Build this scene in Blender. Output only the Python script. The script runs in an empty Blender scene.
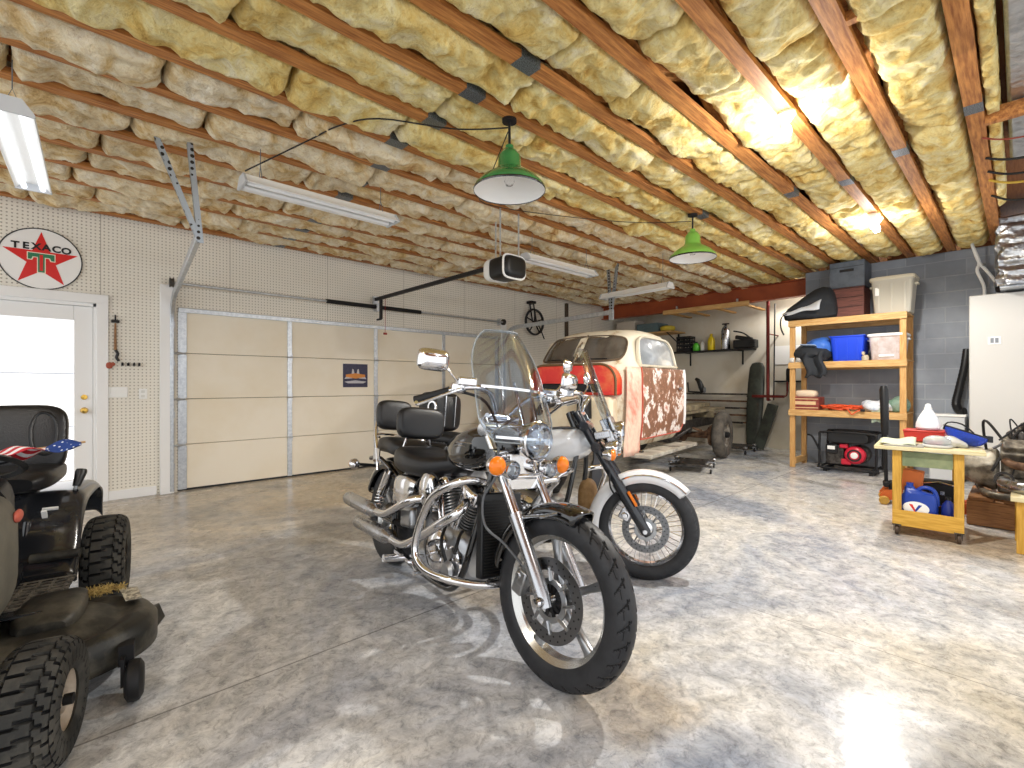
import bpy, math, random
from math import sin, cos, pi, radians, sqrt, atan2
from mathutils import Vector as V, Matrix, Euler, noise
random.seed(7)
SC = bpy.context.scene
COL = SC.collection
# ---------------------------------------------------------------- camera, world, lamps, exposure
cd = bpy.data.cameras.new('camera'); cam = bpy.data.objects.new('camera', cd); COL.objects.link(cam)
cd.sensor_width = 36.0; cd.lens = 474.0 / 1024.0 * 36.0; cd.clip_start = 0.05
cam.location = (0, 0, 1.26); cam.rotation_euler = (radians(90), 0, radians(47 - 90))
SC.camera = cam
SC.view_settings.view_transform = 'Standard'; SC.view_settings.look = 'None'
SC.view_settings.gamma = 1; SC.view_settings.use_curve_mapping = False
SC.view_settings.exposure = 0.58
w = bpy.data.worlds.new('world'); SC.world = w; w.use_nodes = True
w.node_tree.nodes['Background'].inputs[0].default_value = (0.95, 0.975, 1.0, 1)
w.node_tree.nodes['Background'].inputs[1].default_value = 1.15
BULBS_FILL = [(3.50, 1.067, 2.95, 150), (6.35, 1.067, 2.95, 115), (1.76, -0.78, 2.95, 30), (4.3, -1.9, 2.95, 10), (-1.3, 1.2, 2.95, 40), (9.60, 2.78, 2.95, 34)]  # last entry: added fill behind the beam, no fixture, brightens the back wall
for i, (x, y, z, p) in enumerate(BULBS_FILL):
    for kind, q in (('POINT', 0.16), ('SPOT', 1.0)):   # wide spot added per lamp: aims light down, keeps ceiling hot spots small
        l = bpy.data.lights.new('bulb_fill_light', kind); l.energy = p * q; l.color = (1, 0.975, 0.93); l.shadow_soft_size = 0.05
        if kind == 'SPOT': l.spot_size = radians(168); l.spot_blend = 0.35
        o = bpy.data.objects.new('bulb_fill_light', l); COL.objects.link(o); o.location = (x, y, z - 0.12)
TUBES = []
# ---------------------------------------------------------------- materials
_m = {}
def lin(c):
    return tuple(((v / 12.92) if v <= 0.04045 else ((v + 0.055) / 1.055) ** 2.4) for v in c)
def hexc(h):
    return lin(tuple(int(h[i:i + 2], 16) / 255 for i in (0, 2, 4)))
def mat(name, col='808080', rough=0.5, metal=0.0, col2=None, scale=8.0, detail=6.0, lo=0.4, hi=0.6, bump=0.0, bscale=None, coat=0.0,
        emit=None, estr=0.0, trans=0.0, ior=1.45, stretch=None, spec=0.5, alpha=1.0, rvar=0.0):
    if name in _m: return _m[name]
    m = bpy.data.materials.new(name); m.use_nodes = True; nt = m.node_tree; N = nt.nodes; L = nt.links
    b = N['Principled BSDF']
    c = hexc(col) + (1,)
    b.inputs['Base Color'].default_value = c; b.inputs['Roughness'].default_value = rough; b.inputs['Metallic'].default_value = metal
    b.inputs['IOR'].default_value = ior; b.inputs['Specular IOR Level'].default_value = spec
    if coat: b.inputs['Coat Weight'].default_value = coat; b.inputs['Coat Roughness'].default_value = 0.06
    if trans: b.inputs['Transmission Weight'].default_value = trans
    if alpha < 1: b.inputs['Alpha'].default_value = alpha
    if emit: b.inputs['Emission Color'].default_value = hexc(emit) + (1,); b.inputs['Emission Strength'].default_value = estr
    if col2 or bump or rvar:
        tc = N.new('ShaderNodeTexCoord'); src = tc.outputs['Object']
        if stretch:
            mp = N.new('ShaderNodeMapping'); mp.inputs['Scale'].default_value = stretch; L.new(src, mp.inputs[0]); src = mp.outputs[0]
        nz = N.new('ShaderNodeTexNoise'); nz.inputs['Scale'].default_value = scale; nz.inputs['Detail'].default_value = detail
        nz.inputs['Roughness'].default_value = 0.62; L.new(src, nz.inputs['Vector'])
        if col2:
            r = N.new('ShaderNodeValToRGB'); r.color_ramp.elements[0].position = lo; r.color_ramp.elements[1].position = hi
            r.color_ramp.elements[0].color = c; r.color_ramp.elements[1].color = hexc(col2) + (1,)
            L.new(nz.outputs[0], r.inputs[0]); L.new(r.outputs[0], b.inputs['Base Color'])
        if rvar:
            mr = N.new('ShaderNodeMapRange'); mr.inputs[1].default_value = 0.3; mr.inputs[2].default_value = 0.7
            mr.inputs[3].default_value = rough - rvar; mr.inputs[4].default_value = rough + rvar
            L.new(nz.outputs[0], mr.inputs[0]); L.new(mr.outputs[0], b.inputs['Roughness'])
        if bump:
            n2 = nz
            if bscale:
                n2 = N.new('ShaderNodeTexNoise'); n2.inputs['Scale'].default_value = bscale; n2.inputs['Detail'].default_value = 5; L.new(src, n2.inputs['Vector'])
            bp = N.new('ShaderNodeBump'); bp.inputs['Strength'].default_value = bump; bp.inputs['Distance'].default_value = 0.02
            L.new(n2.outputs[0], bp.inputs['Height']); L.new(bp.outputs[0], b.inputs['Normal'])
    _m[name] = m
    return m
def nodes(m):
    return m.node_tree.nodes, m.node_tree.links, m.node_tree.nodes['Principled BSDF']
CHROME = mat('chrome', 'e6e6e8', 0.10, 1.0)
STEEL = mat('brushed_steel', 'b9babd', 0.27, 1.0, rvar=0.03, scale=6)
ALU = mat('cast_aluminium', 'a9abae', 0.35, 1.0, rvar=0.1, scale=14)
GALV = mat('galvanised_steel', 'b4b9c0', 0.40, 0.85, 'd2d6da', 30, lo=0.35, hi=0.65)
BLK = mat('black_plastic', '17181a', 0.38)
BLKG = mat('black_gloss_paint', '08090b', 0.08, coat=1.0)
BLKM = mat('matt_black_metal', '1b1b1d', 0.55, 0.2)
RUB = mat('tyre_rubber', '222326', 0.5, 0, '2c2d30', 12, bump=0.05, bscale=60)
RUBD = mat('dusty_rubber', '2c2c2a', 0.8, 0, '55524b', 9, lo=0.42, hi=0.75)
LEA = mat('black_leather', '141416', 0.33, bump=0.12, bscale=140, scale=10)
GRIP = mat('grip_rubber', '1c1d1f', 0.65)
AMB = mat('amber_lens', 'f5821e', 0.2)
GLASS = mat('clear_glass', 'ffffff', 0.02, trans=1.0, ior=1.45)
WHITEP = mat('white_gloss_paint', 'e9ebee', 0.12, coat=1.0)
WHITE = mat('white_enamel', 'f1f1ee', 0.35)
GREY = mat('grey_metal', '7f8388', 0.45, 0.6)
DARK = mat('dark_oily_steel', '33302e', 0.45, 0.7, '6a6560', 18, lo=0.4, hi=0.7)
RUST = mat('rusty_steel', '4a3326', 0.75, 0.3, '8a6b52', 14, lo=0.35, hi=0.7)
def wood(name, a, b, sx=(1.2, 14, 14), rough=0.6):
    return mat(name, a, rough, 0, b, 5, 8, 0.35, 0.66, bump=0.12, stretch=sx)
# ---------------------------------------------------------------- mesh collector
def sse(v, p):
    return math.copysign(abs(v) ** p, v)
def cr(pts, k=6, closed=False):
    P = [V(p) for p in pts]; n = len(P); out = []
    rng = range(n if closed else n - 1)
    for i in rng:
        if closed: a, b, c, d = P[(i - 1) % n], P[i], P[(i + 1) % n], P[(i + 2) % n]
        else: a, b, c, d = P[max(i - 1, 0)], P[i], P[i + 1], P[min(i + 2, n - 1)]
        for j in range(k):
            t = j / k
            out.append(0.5 * ((2 * b) + (c - a) * t + (2 * a - 5 * b + 4 * c - d) * t * t + (3 * b - a - 3 * c + d) * t ** 3))
    if not closed: out.append(P[-1].copy())
    return out
class G:
    def __init__(s, T=None):
        s.v = []; s.f = []; s.T = T or Matrix.Identity(4)
    def put(s, vs, fs):
        o = len(s.v); s.v += [s.T @ V(p) for p in vs]; s.f += [tuple(i + o for i in f) for f in fs]; return s
    def box(s, c, d, rot=None, taper=None):
        x, y, z = d[0] / 2, d[1] / 2, d[2] / 2; R = Euler(rot).to_matrix() if rot else None
        vs = []
        for k in (-1, 1):
            q = taper if (taper and k > 0) else 1
            for a, b in ((-1, -1), (1, -1), (1, 1), (-1, 1)):
                p = V((a * x * q, b * y * q, k * z)); p = R @ p if R else p; vs.append(p + V(c))
        return s.put(vs, [(3, 2, 1, 0), (4, 5, 6, 7), (0, 1, 5, 4), (1, 2, 6, 5), (2, 3, 7, 6), (3, 0, 4, 7)])
    def rings(s, R, closed=False, cap=True):
        n = len(R[0]); vs = [p for r in R for p in r]; fs = []; m = len(R)
        for i in range(m if closed else m - 1):
            for j in range(n):
                a, b = i * n, ((i + 1) % m) * n
                fs.append((a + j, a + (j + 1) % n, b + (j + 1) % n, b + j))
        if cap and not closed:
            fs.append(tuple(reversed(range(n)))); fs.append(tuple((m - 1) * n + j for j in range(n)))
        return s.put(vs, fs)
    def tube(s, pts, r, n=10, k=0, closed=False, cap=True, flat=1.0):
        P = cr(pts, k, closed) if k else [V(p) for p in pts]; m = len(P)
        if not callable(r) and not isinstance(r, (list, tuple)): rad = [r] * m
        elif callable(r): rad = [r(i / max(m - 1, 1)) for i in range(m)]
        else: rad = [r[min(int(i / max(m - 1, 1) * (len(r) - 1)), len(r) - 2)] * (1 - ((i / max(m - 1, 1) * (len(r) - 1)) % 1 if i < m - 1 else 1)) + r[min(int(i / max(m - 1, 1) * (len(r) - 1)) + 1, len(r) - 1)] * ((i / max(m - 1, 1) * (len(r) - 1)) % 1 if i < m - 1 else 1) for i in range(m)]
        R = []; u = None
        for i in range(m):
            if closed: t = P[(i + 1) % m] - P[i - 1]
            else: t = P[min(i + 1, m - 1)] - P[max(i - 1, 0)]
            if t.length < 1e-9: t = V((0, 0, 1))
            t.normalize()
            if u is None:
                u = t.cross(V((0, 0, 1)));
                if u.length < 0.05: u = t.cross(V((0, 1, 0)))
            u = u - t * u.dot(t); u.normalize(); w_ = t.cross(u)
            R.append([P[i] + (u * cos(2 * pi * j / n) + w_ * sin(2 * pi * j / n) * flat) * rad[i] for j in range(n)])
        return s.rings(R, closed, cap)
    def cyl(s, a, b, r, r2=None, n=16):
        return s.tube([a, b], [r, r if r2 is None else r2], n)
    def lathe(s, prof, o=(0, 0, 0), axis=(0, 0, 1), n=24, closed=False, cap=True):
        a = V(axis).normalized(); q = V((0, 0, 1)).rotation_difference(a).to_matrix(); o = V(o)
        R = [[o + q @ V((max(r, 1e-5) * cos(2 * pi * j / n), max(r, 1e-5) * sin(2 * pi * j / n), z)) for j in range(n)] for r, z in prof]
        return s.rings(R, closed, cap)
    def ell(s, c, r, rot=None, n=16, m=10, p=1.0):
        R = Euler(rot).to_matrix() if rot else Matrix.Identity(3); out = []
        for i in range(m + 1):
            t = -pi / 2 + pi * i / m; t = max(min(t, pi / 2 - 0.02), -pi / 2 + 0.02)
            out.append([V(c) + R @ V((r[0] * sse(cos(t), p) * sse(cos(2 * pi * j / n), p), r[1] * sse(cos(t), p) * sse(sin(2 * pi * j / n), p), r[2] * sse(sin(t), p))) for j in range(n)])
        return s.rings(out)
    def body(s, secs, n=24, k=4, cap=True):
        """secs: (x, zc, half width, half height, exponent[, yc]) lofted along x"""
        S = [tuple(q) + ((0.0,) if len(q) == 5 else ()) for q in secs]
        if k:
            A = cr([V(q[:3]) for q in S], k); B = cr([V(q[3:]) for q in S], k); S = [tuple(a) + tuple(b) for a, b in zip(A, B)]
        R = [[V((x, yc + hw * sse(cos(2 * pi * j / n), p), zc + hh * sse(sin(2 * pi * j / n), p))) for j in range(n)] for x, zc, hw, hh, p, yc in S]
        return s.rings(R, cap=cap)
    def prism(s, poly, f):
        """poly in (u, v); f(u, v, side) -> point, side 0/1"""
        n = len(poly); vs = [f(u, v, 0) for u, v in poly] + [f(u, v, 1) for u, v in poly]
        fs = [tuple(reversed(range(n))), tuple(range(n, 2 * n))] + [(i, (i + 1) % n, n + (i + 1) % n, n + i) for i in range(n)]
        return s.put(vs, fs)
    def xz(s, poly, y0, y1):
        return s.prism(poly, lambda u, v, k: V((u, y1 if k else y0, v)))
    def yz(s, poly, x0, x1):
        return s.prism(poly, lambda u, v, k: V((x1 if k else x0, u, v)))
    def xy(s, poly, z0, z1):
        return s.prism(poly, lambda u, v, k: V((u, v, z1 if k else z0)))
    def grid(s, f, nu, nv, wrap=False):
        vs = [f(i / nu, j / nv) for i in range(nu + 1) for j in range(nv + 1)]
        fs = [(i * (nv + 1) + j, i * (nv + 1) + j + 1, (i + 1) * (nv + 1) + j + 1, (i + 1) * (nv + 1) + j) for i in range(nu) for j in range(nv)]
        return s.put(vs, fs)
    def build(s, name, m, parent=None, ang=38, bev=0, sub=0, solid=0, loc=None, seg=2, off=-1):
        me = bpy.data.meshes.new(name)
        import bmesh
        bm = bmesh.new(); vv = [bm.verts.new(p) for p in s.v]
        for f in s.f:
            try: bm.faces.new([vv[i] for i in f])
            except ValueError: pass
        bmesh.ops.recalc_face_normals(bm, faces=bm.faces); bm.to_mesh(me); bm.free()
        me.shade_smooth(); me.set_sharp_from_angle(angle=radians(ang))
        for q in (m if isinstance(m, (list, tuple)) else [m]): me.materials.append(q)
        o = bpy.data.objects.new(name, me); COL.objects.link(o)
        if parent is not None: o.parent = parent
        if loc: o.location = loc
        if solid: d = o.modifiers.new('solid', 'SOLIDIFY'); d.thickness = solid; d.offset = off
        if bev: d = o.modifiers.new('bevel', 'BEVEL'); d.width = bev; d.segments = seg; d.limit_method = 'ANGLE'; d.angle_limit = radians(35)
        if sub: d = o.modifiers.new('sub', 'SUBSURF'); d.levels = sub; d.render_levels = sub
        return o
def thing(name, label, cat, loc=(0, 0, 0), rz=0.0, group=None):
    o = bpy.data.objects.new(name, None); COL.objects.link(o); o.location = loc; o.rotation_euler = (0, 0, rz); o.empty_display_size = 0.1
    return tag(o, label, cat, group)
def tag(o, label, cat, group=None):
    o['label'] = label; o['category'] = cat
    if group: o['group'] = group
    return o
def struct(o):
    o['kind'] = 'structure'; return o
def dup(root, loc=None, rz=None, label=None):
    r = root.copy(); COL.objects.link(r)
    if loc is not None: r.location = loc
    if rz is not None: r.rotation_euler = (0, 0, rz)
    if label: r['label'] = label
    for ch in list(root.children):
        c = ch.copy(); COL.objects.link(c); c.parent = r
        for g in list(ch.children):
            d = g.copy(); COL.objects.link(d); d.parent = c
    return r
def text_mesh(body, size, bold=0.0, sx=1.0):
    c = bpy.data.curves.new('lettering', 'FONT'); c.body = body; c.size = size; c.align_x = 'CENTER'; c.align_y = 'CENTER'; c.offset = bold
    o = bpy.data.objects.new('lettering', c); COL.objects.link(o)
    dg = bpy.context.evaluated_depsgraph_get(); dg.update()
    me = bpy.data.meshes.new_from_object(o.evaluated_get(dg)); bpy.data.objects.remove(o); bpy.data.curves.remove(c)
    vs = [V((v.co.x * sx, v.co.y, v.co.z)) for v in me.vertices]; fs = [tuple(p.vertices) for p in me.polygons]; bpy.data.meshes.remove(me)
    return vs, fs
def RZ(a): return Matrix.Rotation(a, 4, 'Z')
def TR(x, y, z): return Matrix.Translation((x, y, z))
# ================================================================ ROOM
YW, XB, XC, ZC = 6.72, 10.1, 8.75, 3.07
# floor
fm = mat('polished_concrete', '8f8d88', 0.22)
N, L, b = nodes(fm)
tc = N.new('ShaderNodeTexCoord')
def nz(sc, det=6, rg=0.6, dist=0.0):
    n = N.new('ShaderNodeTexNoise'); n.inputs['Scale'].default_value = sc; n.inputs['Detail'].default_value = det; n.inputs['Roughness'].default_value = rg
    n.inputs['Distortion'].default_value = dist; L.new(tc.outputs['Object'], n.inputs['Vector']); return n.outputs[0]
def ramp(src, stops):
    r = N.new('ShaderNodeValToRGB'); e = r.color_ramp.elements
    while len(e) < len(stops): e.new(0.5)
    for q, (p, c) in zip(e, stops): q.position = p; q.color = c if len(c) == 4 else tuple(c) + (1,)
    L.new(src, r.inputs[0]); return r.outputs[0]
def mix(fac, a, bb, mode='MIX'):
    m = N.new('ShaderNodeMix'); m.data_type = 'RGBA'; m.blend_type = mode
    for s_, i in ((fac, 0), (a, 6), (bb, 7)):
        if isinstance(s_, (int, float)): m.inputs[i].default_value = s_
        elif isinstance(s_, tuple): m.inputs[i].default_value = s_ + (1,) if len(s_) == 3 else s_
        else: L.new(s_, m.inputs[i])
    return m.outputs[2]
base = ramp(nz(0.6, 7, 0.62, 0.9), [(0.34, hexc('a3acbc')), (0.44, hexc('cfd2d8')), (0.53, hexc('eae9e6')), (0.62, hexc('e2ddd2')), (0.72, hexc('cdc5b3'))])
fine = ramp(nz(9, 12, 0.76, 0.5), [(0.36, hexc('8a8d92')), (0.5, hexc('dadada')), (0.60, hexc('ffffff'))])
c1 = mix(0.66, base, fine, 'MULTIPLY')
spk = ramp(nz(26, 9, 0.8, 0.8), [(0.38, hexc('6c6c70')), (0.50, hexc('ffffff'))])
c1 = mix(0.42, c1, spk, 'MULTIPLY')
sep = N.new('ShaderNodeSeparateXYZ'); L.new(tc.outputs['Object'], sep.inputs[0])
def mathn(op, a, bb=0.0):
    m = N.new('ShaderNodeMath'); m.operation = op
    for i, s_ in enumerate((a, bb)):
        if isinstance(s_, (int, float)): m.inputs[i].default_value = s_
        else: L.new(s_, m.inputs[i])
    return m.outputs[0]
# amber sealer stain towards the garage door
def mapr(src, a, b_, c_, d_):
    m = N.new('ShaderNodeMapRange'); m.inputs[1].default_value = a; m.inputs[2].default_value = b_; m.inputs[3].default_value = c_; m.inputs[4].default_value = d_; L.new(src, m.inputs[0]); return m.outputs[0]
yy = mathn('ADD', sep.outputs[1], mathn('MULTIPLY', mathn('SUBTRACT', nz(0.9, 4), 0.5), 2.5))
c1 = mix(mapr(yy, 3.6, 5.2, 0.0, 0.62), c1, mix(1.0, c1, hexc('d9bd8a'), 'MULTIPLY'))
# oil-dark patches
st = ramp(nz(0.8, 3, 0.5, 0.8), [(0.60, (0, 0, 0)), (0.68, (1, 1, 1))])
c1 = mix(mathn('MULTIPLY', st, 0.45), c1, mix(1.0, c1, hexc('8f8467'), 'MULTIPLY'))
for sx_, sy_, sr_ in ((1.62, 1.08, .28), (1.95, 2.25, .42), (5.3, .35, .55)):   # rusty drip stains
    dd_ = mathn('SQRT', mathn('ADD', mathn('POWER', mathn('SUBTRACT', sep.outputs[0], sx_), 2.0), mathn('POWER', mathn('SUBTRACT', sep.outputs[1], sy_), 2.0)))
    dd_ = mathn('ADD', dd_, mathn('MULTIPLY', mathn('SUBTRACT', nz(4.0, 4), 0.5), 0.35))
    c1 = mix(mapr(dd_, sr_ * .55, sr_ * 1.05, 0.5, 0.0), c1, mix(1.0, c1, hexc('cfae72'), 'MULTIPLY'))
# saw-cut control joint along x
jt = None
for axis, at in ((1, 2.24), (0, 2.80)):
    d = mathn('ABSOLUTE', mathn('SUBTRACT', sep.outputs[axis], at))
    q = mathn('LESS_THAN', d, 0.005 if axis == 1 else 0.003); jt = q if jt is None else mathn('MAXIMUM', jt, q)
c1 = mix(mathn('MULTIPLY', jt, 0.55), c1, hexc('4c4a46'))
L.new(c1, b.inputs['Base Color'])
L.new(mapr(nz(3.0, 6), 0.3, 0.7, 0.12, 0.32), b.inputs['Roughness']); b.inputs['Specular IOR Level'].default_value = 0.4
bp = N.new('ShaderNodeBump'); bp.inputs['Strength'].default_value = 0.05; bp.inputs['Distance'].default_value = 0.01; L.new(nz(30, 6), bp.inputs['Height']); L.new(bp.outputs[0], b.inputs['Normal'])
struct(G().box((3.6, 1.7, -0.06), (13.2, 10.2, 0.12)).build('floor', fm))
# pegboard wall material
def pegboard(name, col, hole, ix, pitch=0.036):
    m = mat(name, col, 0.55); N, L, b = nodes(m)
    tc = N.new('ShaderNodeTexCoord'); sp = N.new('ShaderNodeSeparateXYZ'); L.new(tc.outputs['Object'], sp.inputs[0])
    def mt(op, a, c=0.0):
        q = N.new('ShaderNodeMath'); q.operation = op
        for i, s_ in enumerate((a, c)):
            if isinstance(s_, (int, float)): q.inputs[i].default_value = s_
            else: L.new(s_, q.inputs[i])
        return q.outputs[0]
    fx = mt('SUBTRACT', mt('FRACT', mt('DIVIDE', sp.outputs[ix], pitch)), 0.5)
    fz = mt('SUBTRACT', mt('FRACT', mt('DIVIDE', sp.outputs[2], pitch)), 0.5)
    d = mt('SQRT', mt('ADD', mt('MULTIPLY', fx, fx), mt('MULTIPLY', fz, fz)))
    h = mt('LESS_THAN', d, 0.21)
    # joint lines between 4 ft boards
    jx = mt('LESS_THAN', mt('ABSOLUTE', mt('SUBTRACT', mt('FRACT', mt('DIVIDE', mt('ADD', sp.outputs[ix], 0.37), 1.22)), 0.5)), 0.003)
    mx = N.new('ShaderNodeMix'); mx.data_type = 'RGBA'; L.new(mt('MAXIMUM', h, jx), mx.inputs[0])
    nz_ = N.new('ShaderNodeTexNoise'); nz_.inputs['Scale'].default_value = 1.5; L.new(tc.outputs['Object'], nz_.inputs['Vector'])
    rp = N.new('ShaderNodeValToRGB'); rp.color_ramp.elements[0].color = hexc(col) + (1,); rp.color_ramp.elements[1].color = tuple(v * 0.88 for v in hexc(col)) + (1,)
    L.new(nz_.outputs[0], rp.inputs[0]); L.new(rp.outputs[0], mx.inputs[6]); mx.inputs[7].default_value = hexc(hole) + (1,)
    L.new(mx.outputs[2], b.inputs['Base Color']); return m
PEG = pegboard('white_pegboard', 'efeade', 'aca597', 0)
DX0, DX1, DH = -0.70, 0.21, 2.12          # entry door opening
GX0, GX1, GH = 0.92, 5.95, 2.16           # garage door opening
g = G(); t = 0.12; yc = YW + t / 2
for x0, x1, z0, z1 in ((-2.6, DX0, 0, ZC + .3), (DX0, DX1, DH, ZC + .3), (DX1, GX0, 0, ZC + .3), (GX0, GX1, GH, ZC + .3), (GX1, XB + .1, 0, ZC + .3)):
    g.box(((x0 + x1) / 2, yc, (z0 + z1) / 2), (x1 - x0, t, z1 - z0))
struct(g.build('wall_left', PEG))
PLAS = mat('cream_wall_paint', 'd8d2c4', 0.6, 0, 'cbbfa6', 1.4, 5, 0.45, 0.75)
struct(G().box((XB + .06, 4.5, 1.7), (.12, 4.6, 3.4)).build('wall_back', PLAS))
# concrete block wall
cm = mat('painted_concrete_block', '7d8086', 0.7); N, L, b = nodes(cm)
tc = N.new('ShaderNodeTexCoord'); sp = N.new('ShaderNodeSeparateXYZ'); L.new(tc.outputs['Object'], sp.inputs[0])
cb = N.new('ShaderNodeCombineXYZ'); ad = N.new('ShaderNodeMath'); L.new(sp.outputs[0], ad.inputs[0]); L.new(sp.outputs[1], ad.inputs[1]); L.new(ad.outputs[0], cb.inputs[0]); L.new(sp.outputs[2], cb.inputs[1])
br = N.new('ShaderNodeTexBrick'); br.inputs['Scale'].default_value = 1; br.inputs['Brick Width'].default_value = 0.42; br.inputs['Row Height'].default_value = 0.21; br.inputs['Mortar Size'].default_value = 0.007
br.inputs['Color1'].default_value = hexc('9da3ac') + (1,); br.inputs['Color2'].default_value = hexc('90969f') + (1,); br.inputs['Mortar'].default_value = hexc('a6abb2') + (1,)
L.new(cb.outputs[0], br.inputs['Vector'])
nn = N.new('ShaderNodeTexNoise'); nn.inputs['Scale'].default_value = 1.6; nn.inputs['Detail'].default_value = 5; L.new(tc.outputs['Object'], nn.inputs['Vector'])
rp = N.new('ShaderNodeValToRGB'); rp.color_ramp.elements[0].position = .35; rp.color_ramp.elements[1].position = .65; rp.color_ramp.elements[0].color = (.55, .55, .56, 1); rp.color_ramp.elements[1].color = (1, 1, 1, 1); L.new(nn.outputs[0], rp.inputs[0])
mx = N.new('ShaderNodeMix'); mx.data_type = 'RGBA'; mx.blend_type = 'MULTIPLY'; mx.inputs[0].default_value = .8; L.new(br.outputs[0], mx.inputs[6]); L.new(rp.outputs[0], mx.inputs[7]); L.new(mx.outputs[2], b.inputs['Base Color'])
bp = N.new('ShaderNodeBump'); bp.inputs['Strength'].default_value = .5; bp.inputs['Distance'].default_value = .01; bp.invert = True; L.new(br.outputs['Fac'], bp.inputs['Height']); L.new(bp.outputs[0], b.inputs['Normal'])
g = G(); g.box((XC + .1, -.4, 1.53), (.2, 5.56, 3.06)); g.box((XC + .82, 2.28, 1.50), (1.3, .2, 3.0))
struct(g.build('wall_right', cm))
struct(G().box((9.99, -.4, ZC + .16), (.04, 5.56, .36)).build('trim_22', DECK if 'DECK' in globals() else wood('light_stop_board', '7a4a26', '9a6436')))  # added board, closes the gap where light leaked above the block wall
# ceiling deck above the joists
DECK = wood('subfloor_board', '7a4a26', '9a6436')
struct(G().box((3.6, 1.7, ZC + .33), (13.2, 10.2, .04)).build('ceiling', DECK))
# joists (floor trusses) with nail plates
JW = wood('joist_timber', '8f5428', 'd0904e', (.9, 11, 11))
PLATE = mat('nail_plate_steel', '8d949c', 0.45, 0.8, '5c636b', 160, 2, .45, .55)
JY = [0.21 + 0.4285 * i for i in range(16)]
JX0, JX1 = -2.5, 9.95
def joist(y):
    g = G(); g.box(((JX0 + JX1) / 2, y, ZC + .019), (JX1 - JX0, .089, .038)); g.box(((JX0 + JX1) / 2, y, ZC + .285), (JX1 - JX0, .089, .038))
    n = 20
    for i in range(n):
        x0 = JX0 + (JX1 - JX0) * i / n; x1 = JX0 + (JX1 - JX0) * (i + 1) / n
        a, c = ((x0, ZC + .04), (x1, ZC + .265)) if i % 2 == 0 else ((x0, ZC + .265), (x1, ZC + .04))
        g.xz([(a[0], a[1] - .019), (c[0], c[1] - .019), (c[0], c[1] + .019), (a[0], a[1] + .019)], y - .044, y + .044)
    return struct(g.build('ceiling_joist', JW))
def plate(j, y, x, l=.15):
    G().box((x, y, ZC - .0005), (l, .094, .002)).box((x, y - .0455, ZC + .025), (l, .002, .05)).build('nail_plate', PLATE, j)
for i, y in enumerate(JY):
    j = joist(y)
    for x in {0: (4.35,), 1: (4.75,), 2: (5.1, ), 3: (5.05,), 4: (1.9,), 5: (1.85, 5.0), 6: (1.85,), 7: (1.8,), 8: (1.9, ), 9: (1.9,), 10: (1.95,)}.get(i, (2.0,)):
        plate(j, y, x)
for y in (-.70, -1.13, -1.56, -1.99): joist(y)
# insulation batts
INS = mat('fibreglass_insulation', 'cfa85a', 0.95, 0); N, L, b = nodes(INS)
tc = N.new('ShaderNodeTexCoord')
ca = ramp(nz(4.2, 8, .68, .8), [(.28, hexc('b07a2e')), (.40, hexc('e6c470')), (.53, hexc('f4e2a0')), (.70, hexc('fbf3d4'))])
cb_ = ramp(nz(26, 8, .7, 1.2), [(.3, hexc('b99a60')), (.5, hexc('ffffff'))])
L.new(mix(.5, ca, cb_, 'MULTIPLY'), b.inputs['Base Color'])
bp = N.new('ShaderNodeBump'); bp.inputs['Strength'].default_value = .9; bp.inputs['Distance'].default_value = .03; L.new(nz(18, 9, .72, 1.2), bp.inputs['Height']); L.new(bp.outputs[0], b.inputs['Normal'])
INS_DAYLIT = INS.copy(); INS_DAYLIT.name = 'daylit_fibreglass_insulation'  # same batts recoloured paler: daylight painted in on the door side
for n_ in INS_DAYLIT.node_tree.nodes:
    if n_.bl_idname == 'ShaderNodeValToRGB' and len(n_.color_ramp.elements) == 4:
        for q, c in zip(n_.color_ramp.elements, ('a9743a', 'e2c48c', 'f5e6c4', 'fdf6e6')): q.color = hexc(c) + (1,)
ORD = ['first', 'second', 'third', 'fourth', 'fifth', 'sixth', 'seventh', 'eighth', 'ninth', 'tenth', 'eleventh', 'twelfth', 'thirteenth', 'fourteenth', 'fifteenth', 'sixteenth']
def batt(y0, y1, x0, x1, seed, sag):
    nu = max(int((x1 - x0) / .022), 6); nv = 18
    def f(u, v):
        x = x0 + (x1 - x0) * u; y = y0 + (y1 - y0) * v
        e = 1 - abs(2 * v - 1) ** 6; ee = min(u, 1 - u) * (x1 - x0); en = min(ee / .05, 1) ** .5
        p = V((x * 2.3 + seed * 7.1, y * 3.3, seed)); q = V((x * 8, y * 8, seed * 3.3)); r_ = V((x * 22, y * 16, seed))
        h = noise.noise(p) * .07 + (abs(noise.noise(q)) - .2) * .055 - abs(noise.noise(V((x * 5, y * 2, seed)))) * .03 + noise.noise(r_) * .016
        z = ZC + .078 - (.022 if y > 2.7 else 0) - sag * e * (.5 + .5 * en) + h * (.35 + .65 * e) + .02 * (1 - en)
        yo = 0.0
        if v < .08 or v > .92: yo = abs(noise.noise(V((x * 9, seed, 2)))) * .035 * (1 if v < .5 else -1)
        return V((x + abs(noise.noise(V((y * 6, seed, 1)))) * .03 * (1 if u < .03 else -1 if u > .97 else 0), y + yo, z))
    g = G(); g.grid(f, nu, nv); m = nv + 1; zt = ZC + .15
    b = [i * m for i in range(nu + 1)] + [nu * m + j for j in range(1, m)] + [i * m + nv for i in range(nu - 1, -1, -1)] + list(range(nv - 1, 0, -1))
    n0 = len(g.v); g.v += [V((g.v[i].x, g.v[i].y, zt)) for i in b]; q = len(b)
    g.f += [(b[i], b[(i + 1) % q], n0 + (i + 1) % q, n0 + i) for i in range(q)] + [tuple(n0 + i for i in range(q))]
    return g
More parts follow.
